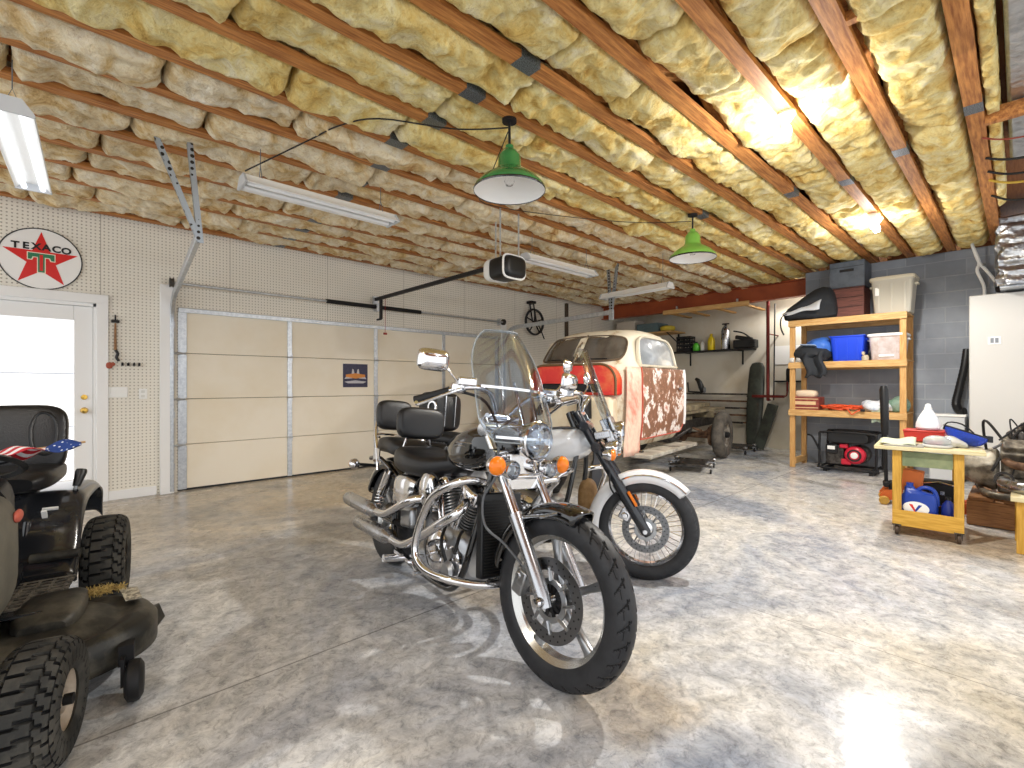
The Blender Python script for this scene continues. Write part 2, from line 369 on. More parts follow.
for i in range(len(JY)):
    ya = JY[i] + .047; yb = (JY[i + 1] - .047 if i + 1 < len(JY) else YW - .02)
    if yb - ya < .15: continue
    x = JX0 + .1 + random.random() * .8; first = True; k = 0
    lab = 'yellow fibreglass insulation batt in the %s ceiling bay, counted from the foil ducts' % ORD[i]
    if i == 0: x = .55
    while x < (JX1 if i > 4 else 8.62) - .3:
        ln = random.choice((1.22, 1.22, .95, 1.4, .75)) if i > 3 else random.choice((.7, .95, .6, 1.2))
        x1 = min(x + ln, JX1 if i > 4 else 8.62)
        o = batt(ya, yb, x + .002, x1 - .002, i * 13.7 + k * 2.9, .06 + random.random() * .035).build('insulation_batt', INS if i < 7 else INS_DAYLIT, ang=75)
        tag(o, lab, 'insulation', 'insulation batts in the %s bay' % ORD[i]); x = x1; k += 1
for k, (x0, x1) in enumerate(((1.25, 2.2), (2.2, 3.1), (3.1, 4.3), (4.3, 5.6), (5.6, 6.9))):
    o = batt(.085, .163, x0, x1 - .01, 91 + k * 3.1, .07).build('insulation_scrap', INS, ang=75)
    tag(o, 'ragged yellow insulation strip between the last joist and the foil ducts', 'insulation', 'ragged insulation strips by the ducts')
# blocking boards between joists
for k, (x, ya, yb) in enumerate(((2.85, JY[0], JY[1]), (1.62, -.9, JY[0]), (2.55, -.9, JY[0]), (4.6, -.9, JY[0]))):
    struct(G().box((x, (ya + yb) / 2, ZC + .02), (.045, yb - ya - .09, .05 if k == 0 else .10)).build('trim_%d' % (10 + k), JW))
# ================================================================ DOORS AND WALL FITTINGS
TRIM = mat('white_trim_paint', 'efefee', 0.4)
def root_struct(name, loc=(0, 0, 0)):
    o = bpy.data.objects.new(name, None); COL.objects.link(o); o.location = loc; return struct(o)
# entry door: full glass with a closed white blind, daylight behind it
d1 = root_struct('door_1')
g = G(); x0, x1 = DX0 + .03, DX1 - .03; gx0, gx1 = x0 + .12, x1 - .15
for a, c, z0, z1 in ((x0, gx0, .02, 2.08), (gx1, x1, .02, 2.08), (gx0, gx1, 1.93, 2.08), (gx0, gx1, .02, .26)): g.box(((a + c) / 2, YW + .05, (z0 + z1) / 2), (c - a, .045, z1 - z0))
g.build('door_leaf', TRIM, d1, bev=.006)
BL = mat('daylit_blind', 'ffffff', .6); N, L, b = nodes(BL)
tc = N.new('ShaderNodeTexCoord'); sp = N.new('ShaderNodeSeparateXYZ'); L.new(tc.outputs['Object'], sp.inputs[0])
wv = N.new('ShaderNodeMath'); wv.operation = 'DIVIDE'; wv.inputs[1].default_value = .026; L.new(sp.outputs[2], wv.inputs[0])
fr = N.new('ShaderNodeMath'); fr.operation = 'FRACT'; L.new(wv.outputs[0], fr.inputs[0])
rp = N.new('ShaderNodeValToRGB'); rp.color_ramp.elements[0].color = (.62, .63, .66, 1); rp.color_ramp.elements[1].color = (.92, .95, 1, 1); rp.color_ramp.elements[0].position = .05; rp.color_ramp.elements[1].position = .35
L.new(fr.outputs[0], rp.inputs[0]); L.new(rp.outputs[0], b.inputs['Emission Color']); b.inputs['Emission Strength'].default_value = .62
G().box(((gx0 + gx1) / 2, YW + .062, 1.1), (gx1 - gx0, .006, 1.68)).build('window_blind', BL, d1)
g = G()
for z in (.26 + .555, .26 + 1.11): g.box(((gx0 + gx1) / 2, YW + .05, z), (gx1 - gx0, .012, .012))
g.build('muntin', mat('muntin_white', 'dfe5ee', .5), d1)
BRASS = mat('brass', 'c9a24e', .22, 1.0)
kx = x1 - .07
G().lathe([(.0, 0), (.033, 0), (.033, .008), (.012, .012), (.012, .035), (.028, .042), (.031, .058), (.024, .072), (.0, .075)], (kx, YW + .027, .98), (0, -1, 0)).build('door_knob', BRASS, d1)
G().lathe([(.0, 0), (.028, 0), (.026, .012), (.0, .014)], (kx, YW + .027, 1.12), (0, -1, 0)).box((kx, YW + .008, 1.12), (.007, .02, .035)).build('deadbolt', BRASS, d1)
g = G()
for z in (.25, 1.1, 1.95): g.cyl((x1 + .012, YW + .02, z - .045), (x1 + .012, YW + .02, z + .045), .008, n=8)
g.build('hinge', BRASS, d1)
for k, (c, dm) in enumerate((((DX1 + .045, YW - .011, DH / 2 + .04), (.10, .025, DH + .10)), ((DX0 - .045, YW - .011, DH / 2 + .04), (.10, .025, DH + .10)), (((DX0 + DX1) / 2, YW - .012, DH + .045), (DX1 - DX0 + .19, .03, .10)))):
    struct(G().box(c, dm).build('trim_%d' % (1 + k), TRIM, bev=.006))
g = G(); g.box((DX1 - .012, YW + .06, DH / 2), (.034, .12, DH)); g.box((DX0 + .012, YW + .06, DH / 2), (.034, .12, DH)); g.box(((DX0 + DX1) / 2, YW + .06, DH - .018), (DX1 - DX0, .12, .04)); g.box((DX1 - .03, YW + .095, DH / 2), (.05, .03, DH)); g.box((DX0 + .03, YW + .095, DH / 2), (.05, .03, DH)); g.box(((DX0 + DX1) / 2, YW + .095, DH - .04), (DX1 - DX0, .03, .06)); g.box(((DX0 + DX1) / 2, YW + .06, .008), (DX1 - DX0, .12, .018))
struct(g.build('trim_4', TRIM))
struct(G().box((DX1 + .30, YW - .008, .05), (.42, .016, .10)).build('baseboard_left', TRIM, bev=.004))
struct(G().box((.815, YW - .03, 1.2), (.13, .06, 2.4)).build('trim_5', TRIM, bev=.005))
struct(G().box((6.03, YW - .02, 1.2), (.12, .04, 2.4)).build('trim_6', TRIM, bev=.005))
# outlet plates
pl = thing('switch_plate', 'wide white switch plate on the pegboard beside the glazed door', 'switch', (.36, YW, 1.17))
G().box((0, -.004, 0), (.21, .008, .115)).build('plate', WHITE, pl, bev=.003)
for k in (-1, 0, 1): G().box((k * .046, -.011, 0), (.01, .012, .022)).build('toggle', WHITE, pl, bev=.002)
pl = thing('outlet_plate', 'small white outlet plate on the pegboard next to the garage door jamb', 'outlet', (.60, YW, 1.15))
G().box((0, -.004, 0), (.075, .008, .115)).build('plate', WHITE, pl, bev=.003)
for k in (-1, 1): G().box((0, -.009, k * .025), (.034, .004, .028)).build('socket', mat('socket_face', 'd9d9d4', .5), pl, bev=.002)
# sectional garage door
d2 = root_struct('door_2')
GD = mat('cream_door_steel', 'f3ead8', .5, 0, 'ece0c8', 1.2, 4, .4, .7)
yd = YW + .06; rows = 4; hh = GH / rows; sw = (GX1 - GX0) / 4
for r_ in range(rows):
    G().box(((GX0 + GX1) / 2, yd, r_ * hh + hh / 2 + .004), (GX1 - GX0 - .01, .045, hh - .006)).build('door_section', GD, d2, bev=.004)
    for k in range(5):
        x = GX0 + sw * k + (.05 if k == 0 else -.05 if k == 4 else 0)
        G().box((x, yd - .029, r_ * hh + hh / 2), (.09 if k in (0, 4) else .06, .012, hh - .03)).build('stile', GALV, d2, bev=.003)
        if r_ < 3:
            g = G(); g.box((x, yd - .04, (r_ + 1) * hh), (.06, .012, .11)); g.cyl((x - .035, yd - .05, (r_ + 1) * hh), (x + .035, yd - .05, (r_ + 1) * hh), .01, n=8)
            g.build('hinge', GALV, d2)
            if k in (0, 4): G().cyl((x, yd - .06, (r_ + 1) * hh), (x + (-.09 if k == 0 else .09), yd - .06, (r_ + 1) * hh), .012, n=8).build('roller', GALV, d2)
G().box(((GX0 + GX1) / 2, yd - .035, GH - .03), (GX1 - GX0 - .02, .05, .05)).build('strut', GALV, d2)
G().box(((GX0 + GX1) / 2, yd + .035, GH / 2), (GX1 - GX0 + .02, .02, GH)).build('light_backing', mat('light_backing_grey', '8a8478', .6), d2)  # added backing, blocks outside light leaking between the door sections
G().box(((GX0 + GX1) / 2, yd, .012), (GX1 - GX0, .05, .022)).build('bottom_seal', BLK, d2)
def track(x, label, sgn, xe, yend, zend):
    t = thing('garage_door_track', label, 'door track', (x, YW - .03, 0))
    pts = [(0, 0, .02), (0, 0, 1.9)] + [(0, -.36 * (1 - cos(a)), 1.95 + .36 * sin(a)) for a in [pi / 2 * k / 7 for k in range(1, 8)]] + [(xe, yend, zend)]
    a, b_ = [], []
    P = [V(p) for p in pts]
    for i, p in enumerate(P):
        q = P[min(i + 1, len(P) - 1)] - P[max(i - 1, 0)]; q.normalize(); n = V((1, 0, 0)).cross(q).normalized()
        a.append(p + n * .035); b_.append(p - n * .035)
    R = []
    for u, v in zip(a, b_):
        R.append([u + V((-.02, 0, 0)), u + V((.02, 0, 0)), v + V((.02, 0, 0)), v + V((-.02, 0, 0))])
    G().rings(R).build('rail', GALV, t, bev=.006)
    g = G()
    for z in (.3, .9, 1.5, 1.95): g.box((0, .015, z), (.06, .04, .07))
    g.build('wall_bracket', GALV, t)
    h = thing('track_hanger', label.replace('steel track', 'punched angle hanger of the steel track'), 'bracket', (x + xe, YW - .03 + yend, 0))
    return t, h
PERF = mat('punched_angle_steel', '8e959c', .4, .8); N, L, b = nodes(PERF)
tc = N.new('ShaderNodeTexCoord'); vo = N.new('ShaderNodeTexVoronoi'); vo.inputs['Scale'].default_value = 22; vo.inputs['Randomness'].default_value = 0; L.new(tc.outputs['Object'], vo.inputs['Vector'])
rp = N.new('ShaderNodeValToRGB'); rp.color_ramp.interpolation = 'CONSTANT'; rp.color_ramp.elements[0].color = hexc('34302c') + (1,); rp.color_ramp.elements[1].color = hexc('a3aab1') + (1,); rp.color_ramp.elements[1].position = .3
L.new(vo.outputs[0], rp.inputs[0]); L.new(rp.outputs[0], b.inputs['Base Color'])
def angle(g, a, c, w_=.035):
    a, c = V(a), V(c)
    for off, d in ((V((w_ / 2, 0, 0)), V((w_, .004, 0))), (V((0, w_ / 2, 0)), V((.004, w_, 0)))):
        R = []
        for p in (a, c): R.append([p + off + V((sx * d.x / 2, sy * d.y / 2, 0)) for sx, sy in ((-1, -1), (1, -1), (1, 1), (-1, 1))])
        g.rings(R)
t, h = track(.86, 'galvanised steel track left of the garage door', -1, -.15, -2.45, 2.38)
for q in ((-.30, -.06), (-.08, -.05)):
    g = G(); angle(g, (0, 0, 2.33), (q[0], q[1], 3.08)); g.build('hanger_bar', PERF, h)
t, h = track(6.02, 'galvanised steel track right of the garage door', 1, 0, -2.45, 2.35)
for q in ((.0, 0.06), (.02, -.10)):
    g = G(); angle(g, (0, 0, 2.32), (q[0], q[1], 3.1)); g.build('hanger_bar', PERF, h)
G().box((0, -.0, 2.31), (.05, .06, .16)).build('bracket', GALV, h)
# torsion shaft and spring
t = thing('torsion_spring_shaft', 'galvanised torsion shaft with black spring above the garage door', 'spring shaft', (3.4, YW - .105, 2.42))
G().cyl((-2.56, 0, 0), (2.58, 0, 0), .016, n=10).build('shaft', GALV, t)
def spring(a, c):
    g = G(); pts = []
    n = int((c - a) / .012)
    for i in range(n * 6 + 1):
        q = i / (n * 6); an = 2 * pi * n * q; pts.append((a + (c - a) * q, .026 * cos(an), .026 * sin(an)))
    g.tube(pts, .0068, 5); return g
spring(-.78, -.03).build('spring', BLKM, t, ang=180); spring(.05, .75).build('spring', BLKM, t, ang=180)
G().box((0, .04, 0), (.05, .10, .12)).build('centre_bracket', GALV, t)
for k in (-1, 1):
    G().lathe([(.0, -.02), (.055, -.02), (.055, -.012), (.045, -.008), (.045, .008), (.055, .012), (.055, .02), (.0, .02)], (k * 2.55, 0, 0), (1, 0, 0)).build('cable_drum', DARK, t)
    G().box((k * 2.48, .045, 0), (.012, .09, .12)).build('end_bearing', GALV, t)
# opener
t = thing('garage_door_opener', 'white and black garage door opener motor hung on straps from the joists', 'opener', (3.36, 3.72, 2.47), 0)
g = G(); g.body([(-.17, 0, .09, .08, .5), (-.15, 0, .13, .105, .5), (0, 0, .15, .115, .45), (.15, 0, .13, .105, .5), (.17, 0, .09, .08, .5)], 24, 3)
R90 = Matrix.Rotation(pi / 2, 4, 'Z')
for i in range(len(g.v)): g.v[i] = R90 @ g.v[i]
g.build('housing', BLK, t)
for nm, sg in (('end_cover', 1), ('light_lens', -1)):
    g = G(); g.body([(.08, 0, .153, .118, .45), (.15, 0, .15, .115, .5), (.19, 0, .13, .098, .55), (.20, 0, .08, .06, .7)], 24, 3)
    for i in range(len(g.v)): g.v[i] = Matrix.Rotation(sg * pi / 2, 4, 'Z') @ g.v[i]
    g.build(nm, WHITE if sg > 0 else BLK, t)
g = G(); g.tube([(.155 * sse(cos(2 * pi * j / 40), .45), -.15, .12 * sse(sin(2 * pi * j / 40), .45)) for j in range(40)], .011, 8, closed=True); g.build('lens_rim', WHITE, t)
G().box((0, 1.55, .06), (.035, 2.75, .045)).build('rail', BLKM, t)
G().box((0, 2.90, .05), (.08, .03, .11)).build('header_bracket', GALV, t)
g = G(); g.box((0, 2.72, -.10), (.03, .05, .30)); g.box((0, 2.78, -.25), (.025, .12, .025)); g.build('door_arm', BLKM, t)
g = G(); g.tube([(.03, 2.65, .04), (.03, 2.65, -.45)], .004, 6); g.box((.03, 2.65, -.47), (.05, .02, .03)); g.build('release_cord', mat('red_cord', '9a2a22', .6), t)
for x, y in ((-.13, -.08), (.13, -.08), (.0, .14)):
    G().box((x, y, .35), (.022, .003, .53)).build('strap', GALV, t)
# shop lights
TUBE = mat('fluorescent_tube', 'f6f7f8', .3)
TUBE_ON = mat('fluorescent_tube_lit', 'ffffff', .3, emit='f4f8ff', estr=.7)
def shop_light(label, a, c, tube, wdt=.12):
    a, c = V(a), V(c); d = c - a; t = thing('shop_light', label, 'light fixture', (a + c) / 2, atan2(d.y, d.x)); l = d.length / 2
    t.rotation_euler = (0, -atan2(d.z, sqrt(d.x ** 2 + d.y ** 2)), atan2(d.y, d.x))
    p = [(-wdt, -.02), (-.05, .03), (-.04, .055), (.04, .055), (.05, .03), (wdt, -.02), (wdt - .006, -.024), (.045, .022), (-.045, .022), (-wdt + .006, -.024)]
    G().yz(p, -l, l).build('reflector', WHITE, t)
    for k in (-1, 1): G().cyl((-l + .02, k * .05, -.012), (l - .02, k * .05, -.012), .017, n=12).build('tube', tube, t)
    for k in (-1, 1): G().yz([(-wdt, -.03), (wdt, -.03), (wdt, -.015), (.05, .055), (-.05, .055), (-wdt, -.015)], k * l - .008, k * l + .008).build('end_plate', mat('fixture_end_grey', 'c9ccd0', .4), t)
    g = G()
    for k in (-1, 1):
        top = ZC - (a.z + c.z) / 2
        g.tube([(k * l * .8, -.04, .05), (k * l * .8, 0, min(.16, top * .6)), (k * l * .8, .04, .05)], .003, 5); g.tube([(k * l * .8, 0, min(.16, top * .6)), (k * l * .8, 0, top)], .003, 5)
    g.build('chain', GREY, t)
    return t
shop_light('white twin tube shop light hung at the far left above the door', (-.24, 3.70, 2.75), (-.20, 5.10, 2.75), TUBE_ON, .10)
shop_light('white shop light hung above the left half of the garage door', (.93, 3.92, 2.75), (2.17, 3.93, 2.75), TUBE, .11)
shop_light('white shop light hung behind the garage door opener', (3.92, 3.99, 2.75), (5.22, 3.99, 2.75), TUBE, .10)
shop_light('white twin tube shop light hung crosswise above the old truck cab', (6.0, 3.26, 2.60), (6.07, 4.43, 2.60), TUBE, .09)
# green enamel pendants
GREEN = mat('green_enamel', '3f8a4c', .25, 0, '2f7a45', 6, coat=.6); GREEN2 = mat('light_green_enamel', '7db84e', .3, coat=.5)
LIN = mat('white_enamel_lining', 'f4f3f0', .3)
BULBG = mat('unlit_bulb_glass', 'ffffff', .05, trans=.9, alpha=1)
def pendant(label, x, y, zr, R, gm):
    t = thing('pendant_lamp', label, 'pendant lamp', (x, y, zr))
    pr = [(R, 0), (R * 1.005, .012), (R * .97, .03), (R * .8, .075), (R * .55, .115), (R * .40, .135), (R * .36, .15), (.080, .16), (.076, .235), (.066, .25), (.05, .275), (.03, .285), (.028, .31), (.0, .312)]
    G().lathe(pr, n=40, cap=False).build('shade', gm, t)
    inn = [(R * .985, .002), (R * .95, .024), (R * .78, .068), (R * .53, .107), (R * .36, .128), (.05, .15), (.0, .152)]
    G().lathe(inn, n=40, cap=False).build('shade_lining', LIN, t)
    G().lathe([(R * 1.0, -.004), (R * 1.015, .004), (R * 1.0, .014), (R * .985, .004)], n=40, closed=True).build('rim', BLKG, t)
    G().lathe([(.0, .035), (.025, .04), (.036, .065), (.03, .095), (.018, .12), (.018, .15)], n=16).build('bulb', BULBG, t)
    G().cyl((0, 0, .31), (0, 0, ZC - zr + .01), .009, n=8).build('stem', BLKM, t)
    G().lathe([(.05, ZC - zr - .02), (.05, ZC - zr + .005), (.02, ZC - zr + .006)], n=16).build('canopy', BLKM, t)
    return t
pendant('green enamel pendant lamp nearest the viewer, above the black motorcycle', 2.20, 2.385, 2.58, .245, GREEN)
pendant('pale green pendant lamp over the old truck, the farther of the two', 4.86, 2.385, 2.60, .238, GREEN2)
# bare bulbs in porcelain keyless sockets
LIT = mat('lit_bulb', 'ffffff', .3, emit='fff3da', estr=14)
def bare_bulb(label, x, y, z, n=1):
    t = thing('ceiling_bulb', label, 'ceiling bulb', (x, y, ZC))
    for k in range(n):
        dx = (k - (n - 1) / 2) * .16
        s_ = G().lathe([(.055, .0), (.058, -.02), (.045, -.035), (.03, -.06), (.0, -.06)], (dx, 0, 0), n=20).build('socket', WHITE, t)
        G().lathe([(.016, -.055), (.018, -.075), (.03, -.10), (.034, -.125), (.027, -.15), (.0, -.162)], (dx, 0, 0), n=20).build('bulb', LIT, s_)
    return t
bare_bulb('glowing bare bulb on the ceiling nearest the viewer', 3.50, 1.067, 2.95)
bare_bulb('pair of glowing bare bulbs on the ceiling in front of the wooden shelves', 6.35, 1.067, 2.95, 2)

# cables along the joists
CAB = mat('black_cable', '1c1a18', .6)
def cable(name, label, pts, r=.006, m=CAB, k=5):
    return tag(G().tube(pts, r, 6, k).build(name, m, ang=180), label, 'cable')
cable('power_cable', 'black cable looping from the shop light across the joists to the near green pendant lamp', [(.95, 3.92, 2.84), (1.25, 3.45, 3.0), (1.35, 3.2, 3.035), (1.5, 2.9, 3.02), (1.9, 2.6, 2.98), (2.20, 2.40, 3.02)], .005)
cable('power_cable', 'thin dark cord drooping between the near pendant lamp and the far one', [(2.21, 2.41, 3.0), (2.6, 3.1, 2.95), (2.9, 3.5, 2.99), (3.6, 3.3, 3.0), (4.4, 2.8, 2.98), (4.86, 2.40, 3.0)], .004)
# round oil company sign
t = thing('round_sign', 'round white enamel sign with a red star above the glazed door', 'sign', (-.21, YW - .004, 2.515))
G().lathe([(.0, 0), (.305, 0), (.305, .012), (.0, .012)], (0, 0, 0), (0, -1, 0), 56).build('sign_face', mat('sign_white', 'f3f2f0', .25), t, bev=.002)
SB = mat('sign_black', '14171c', .35); SR = mat('sign_red', 'd8221f', .3); SG = mat('sign_green', '2f7a54', .35); SW = mat('sign_cream', 'efe6cf', .35)
G().lathe([(.297, .012), (.307, .012), (.307, .016), (.297, .016)], (0, 0, 0), (0, -1, 0), 56, closed=True).build('sign_border', SB, t)
def flat(pts, y0, y1): return G().xz(pts, -y0, -y1)
def ring_border(outer, inner, y0, y1):
    g = G(); n = len(outer); R = []
    for P, y in ((outer, y0), (outer, y1), (inner, y1), (inner, y0)): R.append([V((u, -y, v)) for u, v in P])
    g.rings(R, closed=True); return g
star = []
for k in range(10):
    rr = .283 if k % 2 == 0 else .110; a = pi / 2 - k * pi / 5; star.append((rr * cos(a), rr * sin(a) - .012))
flat(star, .0125, .0150).build('star', SR, t, ang=10)
def tee(s): return [(-.095 - s, .052 + s), (.095 + s, .052 + s), (.095 + s, -.012 - s), (.072 - s, -.012 - s), (.062 - s, .016 - s), (.024 + s, .016 - s), (.024 + s, -.135 - s), (-.024 - s, -.135 - s), (-.024 - s, .016 - s), (-.062 + s, .016 - s), (-.072 + s, -.012 - s), (-.095 - s, -.012 - s)]
flat(tee(.007), .0152, .0162).build('emblem_outline', SW, t, ang=10); flat(tee(0), .0163, .0172).build('emblem', SG, t, ang=10); 
flat([(-.012, .04), (.012, .04), (.012, -.12), (-.012, -.12)], .0173, .0178).build('emblem_stripe', SR, t, ang=10)
for i, ch in enumerate('TEXACO'):
    vs, fs = text_mesh(ch, .088, .0035, 1.05); a = (i - 2.5)
    x = a * .073; z = .118 - abs(a) * .004
    G().put([V((x + p.x, -.0178, z + p.y)) for p in vs], fs).build('letter', SB, t, ang=10)
# small framed picture on the garage door
t = thing('poster', 'small navy picture with silver wings and an orange band stuck on the garage door', 'poster', (3.11, yd - .0225, 1.385))
G().box((0, -.003, 0), (.38, .006, .345)).build('sheet', mat('navy_print', '2b2a4a', .4, 0, '3a3550', 30), t)
SLV = mat('silver_print', 'c3c0c4', .4); ORG = mat('orange_print', 'd98a3c', .45)
for k in (-1, 1):
    g = G(); g.xz([(k * .01, .0), (k * .03, .09), (k * .05, .10), (k * .06, .03), (k * .15, -.02), (k * .17, -.05), (k * .05, -.04)], -.0062, -.008); g.build('wing', SLV, t, ang=10)
flat([(-.15, .015), (0, .035), (.15, .015), (.15, -.02), (0, -.045), (-.15, -.02)], .0085, .0095).build('band', ORG, t, ang=10)
flat([(-.17, -.09), (0, -.07), (.17, -.09), (.12, -.115), (-.12, -.115)], .0085, .0095).build('scroll', SLV, t, ang=10)
# little things on the pegboard by the door
t = thing('hanging_hand_tool', 'old wooden handled tool hanging on the pegboard between door and garage door', 'hand tool', (.36, YW - .02, 1.75))
G().tube([(0, 0, .17), (.0, 0, -.12)], [.009, .013], 8).build('handle', wood('old_handle', '7a5638', 'a67c52'), t)
G().box((0, 0, .19), (.07, .025, .03)).cyl((0, 0, .2), (0, 0, .26), .008, n=8).build('head', BLKM, t, bev=.004)
G().tube([(0, 0, -.12), (.02, 0, -.16), (.01, 0, -.2), (.03, 0, -.24)], .014, 8, 3).build('leather_loop', BLK, t)
t = thing('small_ornament', 'small rust red ornament hanging low on the pegboard beside the door', 'ornament', (.31, YW - .02, 1.46))
G().ell((0, 0, 0), (.03, .018, .035), n=10, m=6, p=.8).ell((.03, -.002, .015), (.02, .012, .02), n=10, m=6).build('body', mat('rust_red', 'a2503c', .6), t)
for k, x in enumerate((.42, .47, .52, .565)):
    o = G().box((0, -.012, 0), (.02, .024, .03)).tube([(0, -.01, .01), (0, -.05, 0), (0, -.055, .02)], .006, 6).build('peg_hook', BLKM, loc=(x, YW, 1.475))
    tag(o, 'small black peg hook in the short row on the pegboard beside the garage door jamb', 'hook', 'row of peg hooks')
# wheel on the wall
t = thing('wall_hung_wheel', 'black spoked wheel and fork hung high on the wall right of the garage door', 'wheel', (6.80, YW - .09, 2.50))
G().lathe([(.235, -.025), (.262, -.02), (.27, 0), (.262, .02), (.235, .025)], (0, 0, 0), (0, 1, 0), 40, closed=True).build('tyre', RUB, t)
G().lathe([(.02, -.04), (.035, -.03), (.035, .03), (.02, .04)], (0, 0, 0), (0, 1, 0), 16).build('hub', BLKM, t)
for k in range(5):
    a = k * 2 * pi / 5 + .3; G().tube([(.03 * cos(a), 0, .03 * sin(a)), (.24 * cos(a), 0, .24 * sin(a))], .014, 8).build('spoke', BLKM, t)
g = G()
for y in (-.05, .05): g.tube([(.0, y, 0), (-.07, y, .30), (-.09, y, .38)], .014, 8)
g.box((-.09, 0, .38), (.14, .13, .05)); g.tube([(.0, -.06, 0), (.12, -.06, -.16), (.22, -.06, -.33)], .012, 8)
g.build('fork', BLKM, t)
# ================================================================ MOTORCYCLES
SEATL = mat('seat_leather', '19191b', .36, bump=.06, bscale=160, scale=9)
def tyre(R, w_, rr, groove=None, n=216, m=32, sq=.85, T=None, gd=.006):
    g = G(T); hgt = R - rr; A = hgt * .62; Rc = R - A; rows = []
    for i in range(n):
        th = 2 * pi * i / n; ring = []
        for j in range(m + 1):
            u = -1 + 2 * j / m; ph = u * radians(128)
            r = Rc + A * sse(cos(ph), sq); y = w_ / 2 * sse(sin(ph), sq)
            if groove: r -= gd * groove(th, u)
            ring.append(V((r * cos(th), y, r * sin(th))))
        ring.append(V((rr * cos(th), w_ * .36, rr * sin(th)))); ring.append(V((rr * cos(th), -w_ * .36, rr * sin(th))))
        rows.append(ring)
    g.rings(rows, closed=True); g.tread = (n, m, groove); return g
def tread_dark(o, g):
    # groove floors coloured near black: shade painted into the cut recesses
    n, m, gv = g.tread; o.data.materials.append(mat('groove_shade_rubber', '08080a', .8)); r = m + 3; P = o.data.polygons
    for i in range(n):
        for j in range(m):
            if i * r + j < len(P) and gv(2 * pi * (i + .5) / n, -1 + 2 * (j + .5) / m): P[i * r + j].material_index = 1
def fr_(x): return x - math.floor(x)
def gr_street(th, u):
    a = abs(u)
    if a > .62: return 0
    t = th * 30 / (2 * pi)
    if .10 < a < .56 and fr_(t + (.0 if u > 0 else .5) + a * 1.4) < .13: return 1
    if abs(a - .26 - .07 * (1 if fr_(t * 1.0 + (.0 if u > 0 else .5)) < .5 else -1)) < .026: return 1
    return 0
def gr_rib(th, u):
    a = abs(u)
    if a > .6: return 0
    t = th * 34 / (2 * pi)
    return 1 if (abs(a - .12) < .03 or abs(a - .36 - .02 * sin(t * 6.28)) < .03 or (a > .4 and fr_(t) < .16)) else 0
def rimring(R, w_, T, lip=.012, depth=.03):
    g = G(T); h = w_ / 2
    g.lathe([(R + lip, -h), (R + lip, -h + .008), (R - .004, -h + .016), (R - depth * .6, -h * .5), (R - depth * .6, h * .5), (R - .004, h - .016), (R + lip, h - .008), (R + lip, h), (R - .006, h), (R - depth, h * .55), (R - depth, -h * .55), (R - .006, -h)], (0, 0, 0), (0, 1, 0), 72, closed=True)
    return g
def disc_brake(par, T, y, r0, r1, sgn=-1):
    g = G(T); g.lathe([(r1 * .70, y - .0025), (r1, y - .0025), (r1, y + .0025), (r1 * .70, y + .0025)], (0, 0, 0), (0, 1, 0), 64, closed=True)
    o = g.build('brake_disc', mat('disc_steel', '77787a', .3, 1.0), par)
    g = G(T)
    for k in range(48):
        a = k * 2 * pi / 48; r = r1 * (.80 + .11 * (k % 2)); g.lathe([(.0, -.0005), (.0042, -.0005), (.0042, .0008), (.0, .0008)], (r * cos(a), y + sgn * .0026, r * sin(a)), (0, sgn, 0), 8)
    g.build('drilling', BLK, o)
    g = G(T); g.lathe([(r0, y - .004), (r0 + .022, y - .004), (r0 + .022, y + .004), (r0, y + .004)], (0, 0, 0), (0, 1, 0), 40, closed=True)
    for k in range(8):
        a = k * pi / 4
        g.tube([((r0 + .015) * cos(a), y, (r0 + .015) * sin(a)), (r1 * .76 * cos(a + .12), y, r1 * .76 * sin(a + .12))], [.016, .010], 8, flat=.4)
        g.lathe([(0, -.006), (.009, -.006), (.009, .006), (0, .006)], (r1 * .74 * cos(a + .12), y, r1 * .74 * sin(a + .12)), (0, 1, 0), 10)
    g.build('disc_carrier', ALU, o)
def arc_fender(Rf, w_, a0, a1, T, c, n=40, m=12, drop=.5):
    g = G(T)
    def f(u, v):
        th = radians(a0 + (a1 - a0) * u); q = (v - .5) * 2; ph = q * radians(100)
        e = min(1, min(u, 1 - u) / .06 + .55)
        return V((c[0] + (Rf - .05 * drop + .05 * drop * cos(ph) * 1.0 - (abs(q) ** 4) * .035) * cos(th), w_ / 2 * sse(sin(ph), .7) * e, c[1] + (Rf - .05 * drop + .05 * drop * cos(ph) - (abs(q) ** 4) * .035) * sin(th)))
    g.grid(f, n, m); return g
